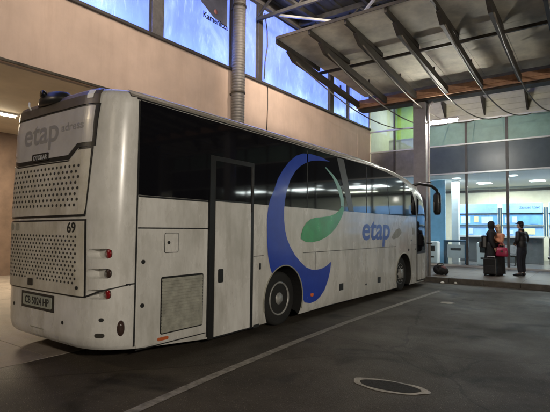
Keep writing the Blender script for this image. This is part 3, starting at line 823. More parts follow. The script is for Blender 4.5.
# engine bay flap details
fl = pl('luggage_flap', rect(3.36,4.48,.245,1.62), M['bus'], thick=.004)
link('fuel_flap', plate(rrect(3.75,3.965,1.34,1.575,.015), 'side', .004, .004), M['bus'], fl)
link('flap_gap', plate(rrect(3.742,3.973,1.332,1.583,.02), 'side', .0035, .002), M['trim'], fl)
link('lock', plate(rrect(3.785,3.825,1.44,1.48,.019), 'side', .008, .01), M['black'], fl)
for z in (1.24,.727): link('lock', plate(rrect(3.40,3.45,z-.025,z+.025,.024), 'side', .004, .012), M['black'], fl)
gr = link('louvre_grille', plate(rrect(3.70,4.425,.335,1.04,.03), 'side', .004, .004), M['trim'], fl)
b = MB()
for i in range(17):
    z = .365 + i*.039
    b.add([(XR_+.008,3.715,z),(XR_+.008,4.41,z),(XR_+.020,4.41,z-.012),(XR_+.020,3.715,z-.012),(XR_+.008,3.715,z+.026),(XR_+.008,4.41,z+.026),],
          [(3,2,5,4),(0,1,2,3),(0,3,4),(1,5,2)])
b.build('louvres', M['louvre'], gr)
pl('side_marker', rrect(3.66,3.83,.265,.305,.018), M['orange_dk'], offs=.004, thick=.012)
pl('side_marker', rrect(7.20,7.29,.40,.46,.025), M['orange'], offs=.0, thick=.02)
for y, z in ((8.42,.46),(10.36,.44)): pl('tie_down_pocket', rrect(y-.09,y+.09,z-.07,z+.07,.01), M['black'], thick=.004)
for y, z in ((9.62,.40),(12.98,1.1),(12.62,1.36)): pl('side_lock', rrect(y-.03,y+.03,z-.02,z+.02,.01), M['trim'], thick=.008)
pl('side_lock', rrect(5.66,5.70,1.0,1.1,.01), M['trim'], thick=.008)
pl('vent_square', rrect(12.72,12.90,1.52,1.72,.01), M['louvre'], thick=.005)
pl('arrow_mark', [(12.35,1.14),(12.35,1.05),(12.50,1.09)], M['black'], thick=.003)
# livery
arc_ = [(RW+.59*math.cos(math.radians(a)), .45+.59*math.sin(math.radians(a))) for a in (128,112,95,78,60,42,25,8,-6)]
ring = [(7.90,3.00),(7.55,3.045),(7.159,3.05),(6.90,3.02),(6.686,2.95),(6.47,2.82),(6.287,2.66),(6.14,2.49),(6.02,2.27),(5.92,2.12),(5.873,1.98),(5.845,1.80),(5.85,1.62),(5.86,1.40),(5.888,1.2),(5.94,1.03)] + arc_ + [(7.0,.32),(7.194,.28),(7.40,.30),(7.556,.36),(7.72,.47),(7.863,.66),(7.94,.83),(7.98,1.0)]
ring += [(7.80,.93),(7.62,.89),(7.43,.88),(7.25,.89),(7.04,.95),(6.85,1.06),(6.67,1.19),(6.52,1.34),(6.42,1.48),(6.36,1.63),(6.33,1.80),(6.325,1.97),(6.35,2.15),(6.41,2.33),(6.51,2.51),(6.66,2.67),(6.82,2.78),(7.0,2.86),(7.22,2.93),(7.5,2.97)]
pl('livery_swoosh', ring, M['blue'], offs=.005, thick=.002)
leaf = [(6.86,1.47),(6.87,1.55),(6.935,1.665),(7.04,1.76),(7.175,1.825),(7.35,1.86),(7.6,1.88),(7.9,1.905),(8.14,1.96),(8.3,2.03),(8.40,2.12),(8.52,2.12),(8.50,2.02),(8.44,1.93),(8.32,1.80),(8.14,1.66),(7.95,1.56),(7.74,1.48),(7.5,1.425),(7.25,1.40),(7.03,1.41)]
pl('livery_leaf', leaf, M['leafgreen'], offs=.0055, thick=.002)
tail = [(8.39,2.125),(8.35,2.30),(8.263,2.45),(8.14,2.59),(8.0,2.71),(7.72,2.86),(7.75,2.87),(8.05,2.75),(8.25,2.63),(8.40,2.48),(8.50,2.30),(8.52,2.125)]
pl('livery_tail', tail, M['leafpale'], offs=.0055, thick=.002)
text('side_lettering', 'etap', M['violet'], BUS, (0,1,0), (0,0,1), (XR_+.001,9.42,1.235), 1.62, .63, (1,0,0), depth=.002, shear=.12, bold=.022, spacing=1.0)
pl('livery_sprig', [(11.15,1.44),(11.3,1.40),(11.6,1.44),(11.9,1.58),(11.7,1.70),(11.5,1.66),(11.3,1.56)], M['louvre'], thick=.003)

# rear
def rp(name, poly, m, offs=0, thick=.004, parent=None): return pl(name, poly, m, 'rear', offs, thick, parent)
rp('roof_spoiler', [(-6.86,3.085),(-4.71,3.085),(-4.71,3.285),(-6.86,3.285)], M['spoiler'], .0, .02)
rp('window_border', [(-6.90,2.55),(-6.40,2.45),(-5.15,2.45),(-4.97,2.575),(-4.72,2.58),(-4.695,3.085),(-6.90,3.085)], M['trim'], 0, .010)
rw = rp('rear_window', [(-6.88,2.60),(-6.40,2.50),(-5.17,2.50),(-4.99,2.625),(-4.755,2.63),(-4.747,3.06),(-6.88,3.06)], M['film_grey'], .010, .006)
text('film_lettering', 'etap', M['film_txt'], rw, (1,0,0), (0,0,1), (-6.28,2.87,2.60), .88, .36, (0,-1,0), depth=.001, bold=.02, conform=.016)
text('film_lettering', 'adress', M['film_txt'], rw, (1,0,0), (0,0,1), (-5.34,2.88,2.80), .46, .10, (0,-1,0), depth=.001, bold=.02, conform=.016)
po, pi_ = [], []
for k_ in range(22):
    a = math.radians(70+k_*9.5); w_ = .005+.035*math.sin(math.pi*k_/21)
    po.append((-6.47+(.20+w_)*math.cos(a), 2.80+(.23+w_)*math.sin(a))); pi_.append((-6.47+(.20-w_)*math.cos(a), 2.80+(.23-w_)*math.sin(a)))
rp('film_swirl', po+pi_[::-1], M['film_txt'], .016, .001, rw)
em = rp('maker_badge', rrect(-6.02,-5.60,2.475,2.575,.02), M['trim'], .016, .006)
text('badge_lettering', 'OTOKAR', M['alu'], em, (1,0,0), (0,0,1), (-5.985,2.85,2.495), .35, .06, (0,-1,0), depth=.002, bold=.02, conform=.022)
uc = rp('engine_cover', [(-6.88,1.76),(-4.82,1.79),(-4.80,1.86),(-4.765,2.55),(-4.96,2.545),(-5.14,2.42),(-6.41,2.42),(-6.88,2.51)], M['bus_low'], 0, .016)
rp('cover_gap', [(-6.90,1.735),(-4.795,1.765),(-4.74,2.575),(-4.95,2.57),(-5.13,2.44),(-6.40,2.44),(-6.90,2.545)], M['trim'], 0, .006)
lc = rp('lower_engine_cover', [(-6.89,.86),(-4.79,.86),(-4.80,1.715),(-6.89,1.69)], M['bus_low'], 0, .016)
rp('cover_gap', [(-6.91,.842),(-4.768,.842),(-4.778,1.735),(-6.91,1.712)], M['trim'], 0, .006)
def holes(par, x0, x1, z0, z1, nx, nz, r, skew=0, skip=None):
    b = MB()
    for j in range(nz):
        for i in range(nx):
            x = lerp(x0, x1, (i+(.5 if j % 2 else 0))/nx); z = lerp(z0, z1, j/(nz-1))
            z += skew*(x-x0)
            if skip and skip(x, z): continue
            y = rear_y(x, z)-.0165
            vs = [(x+r*math.cos(2*math.pi*k_/10), rear_y(x+r*math.cos(2*math.pi*k_/10), z)-.0175, z+r*.85*math.sin(2*math.pi*k_/10)) for k_ in range(10)]
            b.add(vs, [tuple(range(10))])
    me = par.data; base = root_loc(par); me.materials.append(M['hole']); n0 = len(me.polygons)
    bm = bmesh.new(); bm.from_mesh(me)
    vs_ = [bm.verts.new(V(p)-base) for p in b.v]
    for f in b.f:
        fc = bm.faces.new([vs_[i] for i in f]); fc.material_index = 1
        fc.normal_update()
        if fc.normal.y > 0: fc.normal_flip()
    bm.to_mesh(me); bm.free()
holes(uc, -6.82, -4.88, 1.90, 2.36, 21, 8, .0225, 0, None)
holes(lc, -6.78, -4.88, 1.00, 1.53, 24, 12, .0185, 0, lambda x, z: -6.05 < x < -5.8 and z < 1.04)
text('fleet_number', '69', M['black'], lc, (1,0,0), (0,0,1), (-5.09,2.87,1.575), .17, .125, (0,-1,0), depth=.002, bold=.02, conform=.016)
for i in range(3):
    rp('round_sticker', rrect(-6.70+i*.16,-6.58+i*.16,1.585,1.685,.049), M['louvre'], .016, .002, lc)
rp('latch', rrect(-5.98,-5.86,.90,.99,.01), M['trim'], .016, .008, lc)
rp('lock', rrect(-4.90,-4.86,.93,.97,.019), M['black'], .016, .008, lc)
pr_ = rp('plate_recess', rect(-6.17,-5.36,.61,.815), M['trim'], 0, .005)
lp = rp('license_plate', rrect(-6.12,-5.41,.645,.785,.015), M['plate'], .005, .008, pr_)
text('plate_characters', 'CB 5024 HP', M['black'], BUS, (1,0,0), (0,0,1), (-6.06,2.87,.668), .60, .095, (0,-1,0), depth=.002, bold=.02, conform=.013)
rp('bumper_seam', [(-4.77,.845),(-4.77,.865),(-4.62,.93),(-4.5,.965),(-4.455,.985),(-4.435,.99),(-4.435,.975),(-4.455,.97),(-4.5,.95),(-4.62,.91)], M['black'], 0, .003)
rp('bumper_seam', rect(-5.93,-5.60,.38,.39), M['louvre'], 0, .003)
for x, z in ((-6.4,.62),(-5.17,.52),(-4.60,.60)): rp('bumper_plug', rrect(x-.022,x+.022,z-.022,z+.022,.021), M['black'], 0, .004)
rp('tow_hole', rrect(-4.66,-4.57,.40,.45,.024), M['hole'], 0, .004)
b = MB(); b.lathe([(0,-.01),(.055,-.01),(.05,.012),(0,.016)], (0,0,0), 'y', 18)
mk = link('marker_lens', b.mesh(), M['darklens'], BUS); mk.location = (1.215, 3.17-8.3, .50); mk.rotation_euler = (0,0,math.radians(233)); mk.scale = (.8,1,1.7)
for sx in (1,-1):
    for i, z in enumerate(LZ):
        mm = M['red'] if i != 1 else M['darklens']
        b = MB(); cx = XC + sx*1.11
        b.lathe([(.0535,3.071),(.0535,3.058),(.044,3.047),(0,3.042)], (cx,0,z), 'y', 24)
        lp_ = b.build('tail_light', mm, BUS)
        b = MB(); b.lathe([(.0557,3.07),(.0557,3.060),(.0537,3.060),(.0537,3.07)], (cx,0,z), 'y', 24); b.build('bezel', M['steel'], lp_)
# camera hump on the spoiler and the little white lamp
b = MB(); b.lathe([(0,-.06),(.32,-.06),(.31,.02),(.24,.085),(.1,.11),(0,.112)], (0,0,0), 'z', 24)
hp = link('camera_hump', b.mesh(), M['trim'], BUS); hp.location = (-5.72-XC, 3.0-8.3, 3.265); hp.scale = (1.0,.55,1.0)
b = MB(); b.lathe([(0,0),(.05,0),(.05,.04),(0,.05)], (-5.74,2.815,3.325), 'y', 14); b.build('camera_lens', M['gloss'], BUS)
rp('roof_lamp', rrect(-4.86,-4.78,3.15,3.25,.01), M['white'], .02, .01)
rp('roof_lamp', rrect(-6.76,-6.68,3.20,3.285,.01), M['white'], .02, .01)
b = MB(); b.tube([(-6.06,2.82,3.26),(-6.02,2.80,3.20),(-6.03,2.83,3.16)], .012, 6); b.build('camera_wire', M['white'], BUS)
# chassis
b = MB(); b.box(XC-1.1, XC+1.1, 3.5, 5.6, .16, .5); b.box(XC-1.1, XC+1.1, 7.1, 11.3, .17, .5); b.box(XC-.6,XC+.6,5.5,7.2,.25,.6); b.build('chassis', M['black'], BUS)
# wheels
def wheel(y, sx, dual):
    cx = XC + sx*(HW-.235)
    t_ = MB(); t_.lathe([(.29,-.15),(.40,-.15),(.445,-.13),(.455,-.10),(.455,.10),(.445,.13),(.40,.15),(.29,.13)], (cx,y,.455), 'x', 40)
    w = t_.build('wheel', M['tyre'], BUS)
    d = 1 if sx > 0 else -1
    r_ = MB()
    if dual: prof = [(.292,.12*d),(.275,.15*d),(.255,.13*d),(.24,.03*d),(.20,.0*d),(.135,.02*d),(.12,.10*d),(.095,.14*d),(0,.15*d)]
    else: prof = [(.292,.12*d),(.27,.135*d),(.25,.10*d),(.22,.08*d),(.15,.13*d),(.12,.17*d),(.08,.19*d),(0,.19*d)]
    r_.lathe(prof, (cx,y,.455), 'x', 36)
    for k_ in range(10):
        a = 2*math.pi*k_/10; rr = .19
        h = .0 if dual else .11
        r_.lathe([(.018,h*d),(.018,(h+.035)*d),(0,(h+.04)*d)], (cx, y+rr*math.cos(a), .455+rr*math.sin(a)), 'x', 8)
    r_.build('rim', M['rim'], w)
for sx in (1,-1):
    wheel(RW, sx, True); wheel(FW, sx, False)
for y, r in ((RW,.565),(FW,.56)):                       # arch lips
    b = MB(); pts = [(XR_+.004, y+(r+.01)*math.cos(math.radians(a)), .45+(r+.01)*math.sin(math.radians(a))) for a in range(-22, 203, 9)]
    b.tube(pts, .012, 6); b.build('arch_lip', M['louvre'], BUS)
b = MB(); b.box(XR_-.04, XR_-.015, 5.55, 5.70, .1, .42); b.build('mud_flap', M['black'], BUS)
# mirror on its swan-neck arm
b = MB(); b.tube([(-4.72,13.2,2.95),(-4.48,13.5,3.04),(-4.2,13.75,2.98),(-4.08,13.85,2.86),(-4.05,13.9,2.70)], .045, 10); ar = b.build('mirror_arm', M['trim'], BUS)
b = MB(); b.lathe([(0,-.34),(.07,-.33),(.10,-.25),(.105,0),(.10,.25),(.07,.33),(0,.35)], (0,0,0), 'z', 20)
mh = link('mirror', b.mesh(), M['trim'], BUS); mh.location = (-4.08-XC, 13.9-8.3, 2.45); mh.scale = (1.1,.8,1.0)
b = MB(); b.add([(-.085,-.088,-.2),(.085,-.088,-.2),(.085,-.088,.05),(-.085,-.088,.05),(-.085,-.082,-.2),(.085,-.082,-.2),(.085,-.082,.05),(-.085,-.082,.05)], [(0,1,2,3),(4,5,6,7),(0,1,5,4),(1,2,6,5),(2,3,7,6),(3,0,4,7)])
me = b.mesh(); mg = link('mirror_glass', me, M['chrome'], mh)

# ------------------------------------------------------------------ people
def skinned(nodes, edges, sub=2):
    names = list(nodes); idx = {n_: i for i, n_ in enumerate(names)}
    me = bpy.data.meshes.new('skin'); me.from_pydata([nodes[n_][0] for n_ in names], [(idx[a], idx[b_]) for a, b_ in edges], [])
    o = temp(me); o.modifiers.new('s', 'SKIN')
    if not me.skin_vertices: 
        bpy.context.view_layer.objects.active = o
    sk = me.skin_vertices[0].data if me.skin_vertices else None
    for i, n_ in enumerate(names):
        r = nodes[n_][1]; r = r if isinstance(r, tuple) else (r, r)
        sk[i].radius = r; sk[i].use_root = (i == 0)
    m = o.modifiers.new('u', 'SUBSURF'); m.levels = sub; m.render_levels = sub
    r = evaluated(o); bpy.data.objects.remove(o)
    return r
def merge(meshes, voxel=None, smooth=0):
    bm = bmesh.new()
    for m in meshes: bm.from_mesh(m)
    me = bpy.data.meshes.new('merged'); bm.to_mesh(me); bm.free()
    if voxel:
        o = temp(me); r = o.modifiers.new('r', 'REMESH'); r.mode = 'VOXEL'; r.voxel_size = voxel; r.use_smooth_shade = True
        if smooth:
            sm = o.modifiers.new('s', 'SMOOTH'); sm.factor = .5; sm.iterations = smooth
        me = evaluated(o); bpy.data.objects.remove(o)
    for p in me.polygons: p.use_smooth = True
    return me
def ell(c, r, n=14):
    b = MB(); prof = [(max(0, math.sin(math.pi*i/n)), -math.cos(math.pi*i/n)) for i in range(n+1)]
    prof[0] = (0,-1); prof[-1] = (0,1)
    b.lathe(prof, (0,0,0), 'z', 18)
    b.v = [(c[0]+x*r[0], c[1]+y*r[1], c[2]+z*r[2]) for x, y, z in b.v]
    return b.mesh()

def hand_chain(wrist, elbow, curl, side, palm_n):
    """palm with four fingers and a thumb, each a skinned chain"""
    w, e = V(wrist), V(elbow); d = (w-e).normalized(); n = V(palm_n); n = (n - d*n.dot(d)).normalized(); s = d.cross(n).normalized()*side
    out = []
    nodes = {'a':(w-d*.02,(.024,.03)),'b':(w+d*.04,(.018,.038)),'c':(w+d*.085,(.014,.040))}
    out.append(skinned({k_:(tuple(p),r) for k_,(p,r) in nodes.items()}, [('a','b'),('b','c')], 1))
    for k_, (o_, l) in enumerate(((.03,.070),(.010,.080),(-.010,.074),(-.03,.058))):
        p = w + d*.075 + s*o_; dirs = d; nd = {}; pp = p
        nd['0'] = (tuple(pp), .0095)
        for j, f in enumerate((.45,.3,.25)):
            ang = curl*(j+.6); dd = (d*math.cos(ang) + n*math.sin(ang)); pp = pp + dd*l*f; nd[str(j+1)] = (tuple(pp), .009-.001*j)
        out.append(skinned(nd, [('0','1'),('1','2'),('2','3')], 1))
    p = w + d*.025 + s*.03; q = p + (d*.5+s*.75+n*.3).normalized()*.04; r2 = q + (d*.8+s*.25+n*.5).normalized()*.032
    out.append(skinned({'0':(tuple(p),.013),'1':(tuple(q),.011),'2':(tuple(r2),.009)}, [('0','1'),('1','2')], 1))
    return out

def person(label, loc, rot, J, outfit, h=1.0, face_dn=0):
    """J: joints, facing +y, metres. Body is one continuous voxel surface."""
    t = thing('person', label, 'person', loc, None)
    base = dict(pelvis=(0,0,.95), waist=(0,.005,1.10), chest=(0,.01,1.28), coll=(0,0,1.42), neck=(0,.01,1.50),
                hl=(-.095,0,.90), hr=(.095,0,.90), kl=(-.10,.03,.50), kr=(.10,.03,.50), al=(-.10,-.02,.09), ar=(.10,-.02,.09), tl=(-.12,.15,.035), tr=(.12,.15,.035),
                sl=(-.17,0,1.40), sr=(.17,0,1.40), el=(-.22,-.02,1.12), er=(.22,-.02,1.12), wl=(-.22,.10,.88), wr=(.22,.10,.88))
    base.update(J); B_ = base
    rad = dict(pelvis=(.14,.11), waist=(.125,.095), chest=(.145,.105), coll=(.09,.07), neck=(.052,.055), hl=.085, hr=.085, kl=.056, kr=.056, al=.04, ar=.04, tl=(.035,.03), tr=(.035,.03),
               sl=.058, sr=.058, el=.042, er=.042, wl=.028, wr=.028)
    ed = [('pelvis','waist'),('waist','chest'),('chest','coll'),('coll','neck'),('pelvis','hl'),('pelvis','hr'),('hl','kl'),('hr','kr'),('kl','al'),('kr','ar'),('al','tl'),('ar','tr'),
          ('coll','sl'),('coll','sr'),('sl','el'),('sr','er'),('el','wl'),('er','wr')]
    parts = [skinned({k_:(B_[k_], rad[k_]) for k_ in rad}, ed, 2)]
    nk = V(B_['neck']); hc = nk + V((0,.035,.155))
    head = [ell(hc+V((0,-.01,.025)), (.076,.096,.092)), ell(hc+V((0,.022,-.045)), (.058,.070,.075)), ell(hc+V((0,.098,-.012)), (.013,.022,.026)),
            ell(hc+V((0,.082,-.085)), (.028,.018,.016)), ell(hc+V((0,.088,-.052)), (.024,.012,.010)), ell(hc+V((-.077,-.005,-.005)), (.012,.022,.032)), ell(hc+V((.077,-.005,-.005)), (.012,.022,.032)),
            skinned({'a':(tuple(nk-V((0,.01,.06))),.056),'b':(tuple(hc-V((0,.01,.06))),.052)}, [('a','b')], 2)]
    hands = hand_chain(B_['wl'], B_['el'], outfit.get('curl',.35), -1, outfit.get('pl',(1,0,0))) + hand_chain(B_['wr'], B_['er'], outfit.get('curl',.35), 1, outfit.get('pr',(-1,0,0)))
    body = merge(parts+head+hands, .0075)
    o = link('body', body, [M['skin'], M['eye'], M['lip']], t)
    for p in body.polygons:
        c = p.center
        for ex in (-.031,.031):
            if (c-(hc+V((ex,.085,.012)))).length < .017 and p.normal.y > .2: p.material_index = 1
        if (c-(hc+V((0,.098,-.052)))).length < .022 and p.normal.y > .2: p.material_index = 2
    def cloth(name, keys, grow, m, edges=None, extra=None, sub=2, add=()):
        nd = {}
        for k_ in keys:
            r = rad[k_]; r = r if isinstance(r, tuple) else (r, r); g_ = grow.get(k_, grow['*'])
            nd[k_] = (B_[k_], (r[0]+g_, r[1]+g_))
        ee = [e_ for e_ in ed if e_[0] in nd and e_[1] in nd]
        if extra:
            for k_, (p, r, to) in extra.items(): nd[k_] = (p, r); ee.append((to, k_))
        return link(name, merge([skinned(nd, ee, sub)]+[ell(c_, r_) for c_, r_ in add], .012, 10), m, t)
    outfit['make'](t, B_, rad, cloth, hc)
    t.rotation_euler = (0,0,rot); t.scale = (h,h,h)
    return t
def local(mb, name, m, t, bevel=0):
    return link(name, mb.mesh(), m, t, bevel=bevel)
def shoe(t, B_, s):
    a, tt = V(B_['a'+s]), V(B_['t'+s]); b = MB()
    mesh = merge([ell(a+V((0,.0,-.03)), (.052,.065,.06)), ell((a+tt)/2+V((0,.01,-.02)), (.050,.115,.048)), ell(tt+V((0,.01,.0)), (.048,.07,.036))], .012)
    for v in mesh.vertices: v.co.z = max(v.co.z, .002)
    return link('shoe', mesh, M['leather'], t)

# man in the cap (right), turned towards the women
def man_outfit(t, B_, rad, cloth, hc):
    cloth('jacket', ['waist','pelvis','chest','coll','sl','sr','el','er','wl','wr'], {'*':.032,'neck':.02,'wl':.02,'wr':.02,'waist':.035,'pelvis':-.03}, M['leather'], add=(((0,.0,1.03),(.190,.145,.24)),((0,0,1.2),(.185,.14,.2)),((0,.0,1.36),(.20,.115,.10))))
    cloth('trousers', ['pelvis','hl','hr','kl','kr','al','ar'], {'*':.026,'al':.032,'ar':.032,'pelvis':-.035}, M['jeans'], add=(((0,.0,.93),(.178,.132,.17)),((-.09,0,.80),(.095,.10,.2)),((.09,0,.80),(.095,.10,.2))))
    b = MB(); b.lathe([(.085,1.44),(.088,1.50),(.075,1.54),(.070,1.53)], (0,.005,0), n=20); local(b, 'collar', M['leather'], t)
    for s in 'lr': shoe(t, B_, s)
    b = MB(); b.lathe([(.094,.035),(.097,.06),(.088,.10),(.06,.125),(0,.135)], hc-V((0,.01,0)), n=22)
    b.add([hc+V((-.07,.07,.045)),hc+V((.07,.07,.045)),hc+V((.055,.16,.03)),hc+V((-.055,.16,.03)),hc+V((-.07,.07,.055)),hc+V((.07,.07,.055)),hc+V((.055,.16,.038)),hc+V((-.055,.16,.038))],
          [(0,1,2,3),(7,6,5,4),(0,4,5,1),(1,5,6,2),(2,6,7,3),(3,7,4,0)])
    local(b, 'cap', M['cloth_bk'], t)
    local_h = merge([ell(hc+V((0,-.036,.02)), (.0815,.078,.088)), ell(hc+V((0,-.06,-.05)), (.062,.045,.05))]); link('hair', local_h, M['hair_bk'], t)
person('man in black jacket and cap facing the women with hands at his waist', (-2.26,17.12,.15), math.radians(62),
       dict(el=(-.25,-.03,1.14), er=(.25,-.03,1.14), wl=(-.09,.20,1.06), wr=(.10,.20,1.03), kl=(-.12,.02,.5), kr=(.11,.05,.5), al=(-.14,-.03,.09), ar=(.12,.03,.09), tl=(-.17,.13,.035), tr=(.15,.19,.035)),
       dict(make=man_outfit, curl=.55, pl=(.5,-.5,0), pr=(-.5,-.5,0)), 1.03)
b = MB(); b.box(-.06,.06,-.004,.004,-.045,.045)
o = b.build('papers', M['paper'], loc=(-2.47,17.22,1.20)); o.rotation_euler = (.5,0,math.radians(62)); tag(o, 'small folded white papers held in the man\'s hands at his waist', 'papers')

# woman with black headscarf and backpack (left)
def robe(t, name, m, prof, n=40, fold=.05, ph=0, cy=0):
    b = MB(); vs = []; rr = len(prof)
    for (rx, ry, z) in prof:
        k_ = 1-(z-prof[-1][2])/(prof[0][2]-prof[-1][2])
        for i in range(n):
            a = 2*math.pi*i/n; f = 1+fold*k_*math.sin(7*a+ph)+fold*.6*k_*math.sin(11*a+2*ph)
            vs.append((rx*f*math.cos(a), cy+ry*f*math.sin(a), z))
    b.add(vs, [(j*n+i, j*n+(i+1) % n, (j+1)*n+(i+1) % n, (j+1)*n+i) for j in range(rr-1) for i in range(n)], 0, True)
    b.f.append(list(range(n))); b.m.append(0); b.smooth.append(False)
    return local(b, name, m, t)
def scarf(t, hc, m, name, open_=.058):
    """hood: shell over the head, open at the face, falling on the shoulders"""
    b = MB(); n, rr = 36, 12; vs = []; fs = []
    prof = [(0,.0,.146),(.035,.040,.142),(.064,.072,.128),(.087,.098,.100),(.100,.112,.05),(.100,.115,0),(.092,.106,-.06),(.078,.086,-.11),(.080,.084,-.15),(.14,.12,-.20),(.20,.15,-.26),(.21,.155,-.33)]
    for rx, ry, z in prof:
        for i in range(n):
            a = 2*math.pi*i/n; f = 1+.03*math.sin(6*a)*(1 if z < -.1 else 0)
            vs.append(hc+V((rx*f*math.cos(a), -.01+ry*f*math.sin(a), z)))
    for j in range(len(prof)-1):
        for i in range(n):
            am = 2*math.pi*(i+.5)/n; zm = (prof[j][2]+prof[j+1][2])/2
            x = math.cos(am)*.1; y = math.sin(am)
            if y > .3 and (x/open_)**2+((zm+.0)/.085)**2 < 1: continue
            fs.append((j*n+i, j*n+(i+1) % n, (j+1)*n+(i+1) % n, (j+1)*n+i))
    b.add(vs, fs, 0, True)
    o = local(b, name, m, t); so = o.modifiers.new('t', 'SOLIDIFY'); so.thickness = .008
    return o
def woman_a(t, B_, rad, cloth, hc):
    cloth('coat', ['waist','pelvis','chest','coll','sl','sr','el','er','wl','wr'], {'*':.035,'wl':.03,'wr':.03}, M['cloth_bk'])
    robe(t, 'long_skirt', M['cloth_bk'], [(.17,.14,1.10),(.185,.155,.95),(.20,.17,.7),(.215,.19,.4),(.235,.21,.06)], ph=.4)
    scarf(t, hc, M['cloth_bk'], 'headscarf')
    for s in 'lr': shoe(t, B_, s)
wa = person('woman in black headscarf and long black coat wearing a backpack', (-3.17,16.82,.15), math.radians(-72),
       dict(el=(-.22,.02,1.12), er=(.23,.0,1.12), wl=(-.16,.24,1.02), wr=(.22,.10,.90)), dict(make=woman_a, curl=.4, pl=(1,0,0), pr=(-1,0,0)), 1.02)
t = thing('backpack', 'black backpack worn by the woman in the black headscarf', 'backpack', (-3.355,16.765,1.28))
b = MB(); b.box(-.15,.15,-.09,.09,-.23,.21); o = local(b, 'bag', M['case'], t, .05)
b = MB(); b.box(-.11,.11,-.15,-.092,-.2,.02); local(b, 'front_pocket', M['leather'], t, .025)
b = MB(); b.tube([(-.03,-.02,.21),(-.02,-.02,.26),(.02,-.02,.26),(.03,-.02,.21)], .01, 6); local(b, 'handle', M['black'], t)
t.rotation_euler = (0,0,math.radians(-72))
# blond woman in peach top, arms raised to her chest
def woman_b(t, B_, rad, cloth, hc):
    cloth('cardigan', ['waist','pelvis','chest','coll','sl','sr','el','er','wl','wr'], {'*':.034,'wl':.022,'wr':.022}, M['peach'], add=(((0,.0,1.06),(.180,.140,.15)),((0,0,1.22),(.175,.135,.17)),((0,.0,1.38),(.185,.11,.085)),((0,.0,1.45),(.085,.08,.05))))
    robe(t, 'long_skirt', M['cloth_bk'], [(.165,.14,1.13),(.18,.15,.95),(.19,.165,.7),(.20,.18,.4),(.215,.195,.06)], ph=1.4)
    # hair: cap of hair plus long fall at the back
    hm = [ell(hc+V((0,-.022,.035)), (.088,.100,.092)), ell(hc+V((0,-.07,-.08)), (.085,.05,.13)), ell(hc+V((-.07,-.02,-.07)), (.025,.05,.11)), ell(hc+V((.07,-.02,-.07)), (.025,.05,.11)), ell(hc+V((0,-.085,-.2)), (.08,.035,.09))]
    link('hair', merge(hm, .011), M['hair'], t)
    for s in 'lr': shoe(t, B_, s)
person('blond woman in peach cardigan and dark long skirt with raised forearms', (-2.93,16.98,.15), math.radians(140),
       dict(el=(-.21,.07,1.14), er=(.21,.06,1.14), wl=(-.06,.22,1.28), wr=(.12,.24,1.26)), dict(make=woman_b, curl=.5, pl=(.4,-.6,0), pr=(-.4,-.6,0)), .97)
# maroon handbag
t = thing('handbag', 'maroon leather handbag hanging beside the blond woman', 'handbag', (-2.80,16.72,.80))
b = MB(); vs = []
for z, wx, wy in ((0,.17,.055),(.04,.195,.075),(.18,.185,.065),(.30,.155,.03)):
    for i in range(24):
        a = 2*math.pi*i/24; c, s_ = math.cos(a), math.sin(a)
        vs.append((wx*math.copysign(abs(c)**.5, c), wy*math.copysign(abs(s_)**.6, s_), z))
b.add(vs, [(j*24+i, j*24+(i+1) % 24, (j+1)*24+(i+1) % 24, (j+1)*24+i) for j in range(3) for i in range(24)], 0, True)
b.f.append(list(range(24))); b.m.append(0); b.smooth.append(False); b.f.append(list(range(72,96))); b.m.append(0); b.smooth.append(False)
local(b, 'bag', M['maroon'], t)
for sy in (-1,1):
    b = MB(); b.tube([(-.09,.02*sy,.28),(-.08,.02*sy,.40),(0,.02*sy,.46),(.08,.02*sy,.40),(.09,.02*sy,.28)], .009, 8); local(b, 'strap', M['maroon'], t)
b = MB(); b.box(-.035,.035,-.078,-.07,.15,.2); local(b, 'clasp', M['chrome'], t)
t.rotation_euler = (0,0,.1)
# black suitcase with raised handle
t = thing('suitcase', 'black upright wheeled suitcase with a raised handle in front of the women', 'suitcase', (-3.12,16.52,.15))
b = MB(); b.box(-.20,.20,-.12,.12,.05,.58); local(b, 'shell', M['case'], t, .03)
b = MB(); b.box(-.15,.15,-.135,-.121,.1,.35); local(b, 'pocket', M['leather'], t, .005)
b = MB(); b.tube([(-.12,.09,.58),(-.12,.09,.64),(.12,.09,.64),(.12,.09,.58)], .012, 6); local(b, 'handle', M['alu'], t)
for sx in (-1,1):
    for sy in (-1,1):
        b = MB(); b.lathe([(.027,-.012),(.027,.012)], (sx*.16,sy*.09,.028), 'x', 14); local(b, 'wheel', M['black'], t)
# duffel on the pavement
t = thing('duffel_bag', 'soft black duffel bag heaped on the pavement beside the coach front', 'bag', (-4.52,15.75,.15))
hm = [ell((0,0,.14), (.24,.15,.15)), ell((-.12,.02,.17), (.13,.14,.16)), ell((.14,-.02,.13), (.12,.13,.13)), ell((-.02,-.02,.25), (.14,.10,.08))]
me = merge(hm, .012)
for v in me.vertices: v.co.z = max(v.co.z, .003); v.co += v.normal*.008*math.sin(v.co.x*40)*math.cos(v.co.z*35)
link('bag', me, M['cloth_bk'], t)
for sy in (-1,1):
    b = MB(); b.tube([(-.12,.05*sy,.30),(-.08,.07*sy,.37),(.03,.08*sy,.38),(.10,.06*sy,.28)], .013, 8); local(b, 'strap', M['black'], t)
me = merge([ell((.08,-.03,.27), (.09,.08,.05)), ell((.15,-.05,.24), (.06,.06,.05))], .012); link('folded_cloth', me, M['pink'], t)

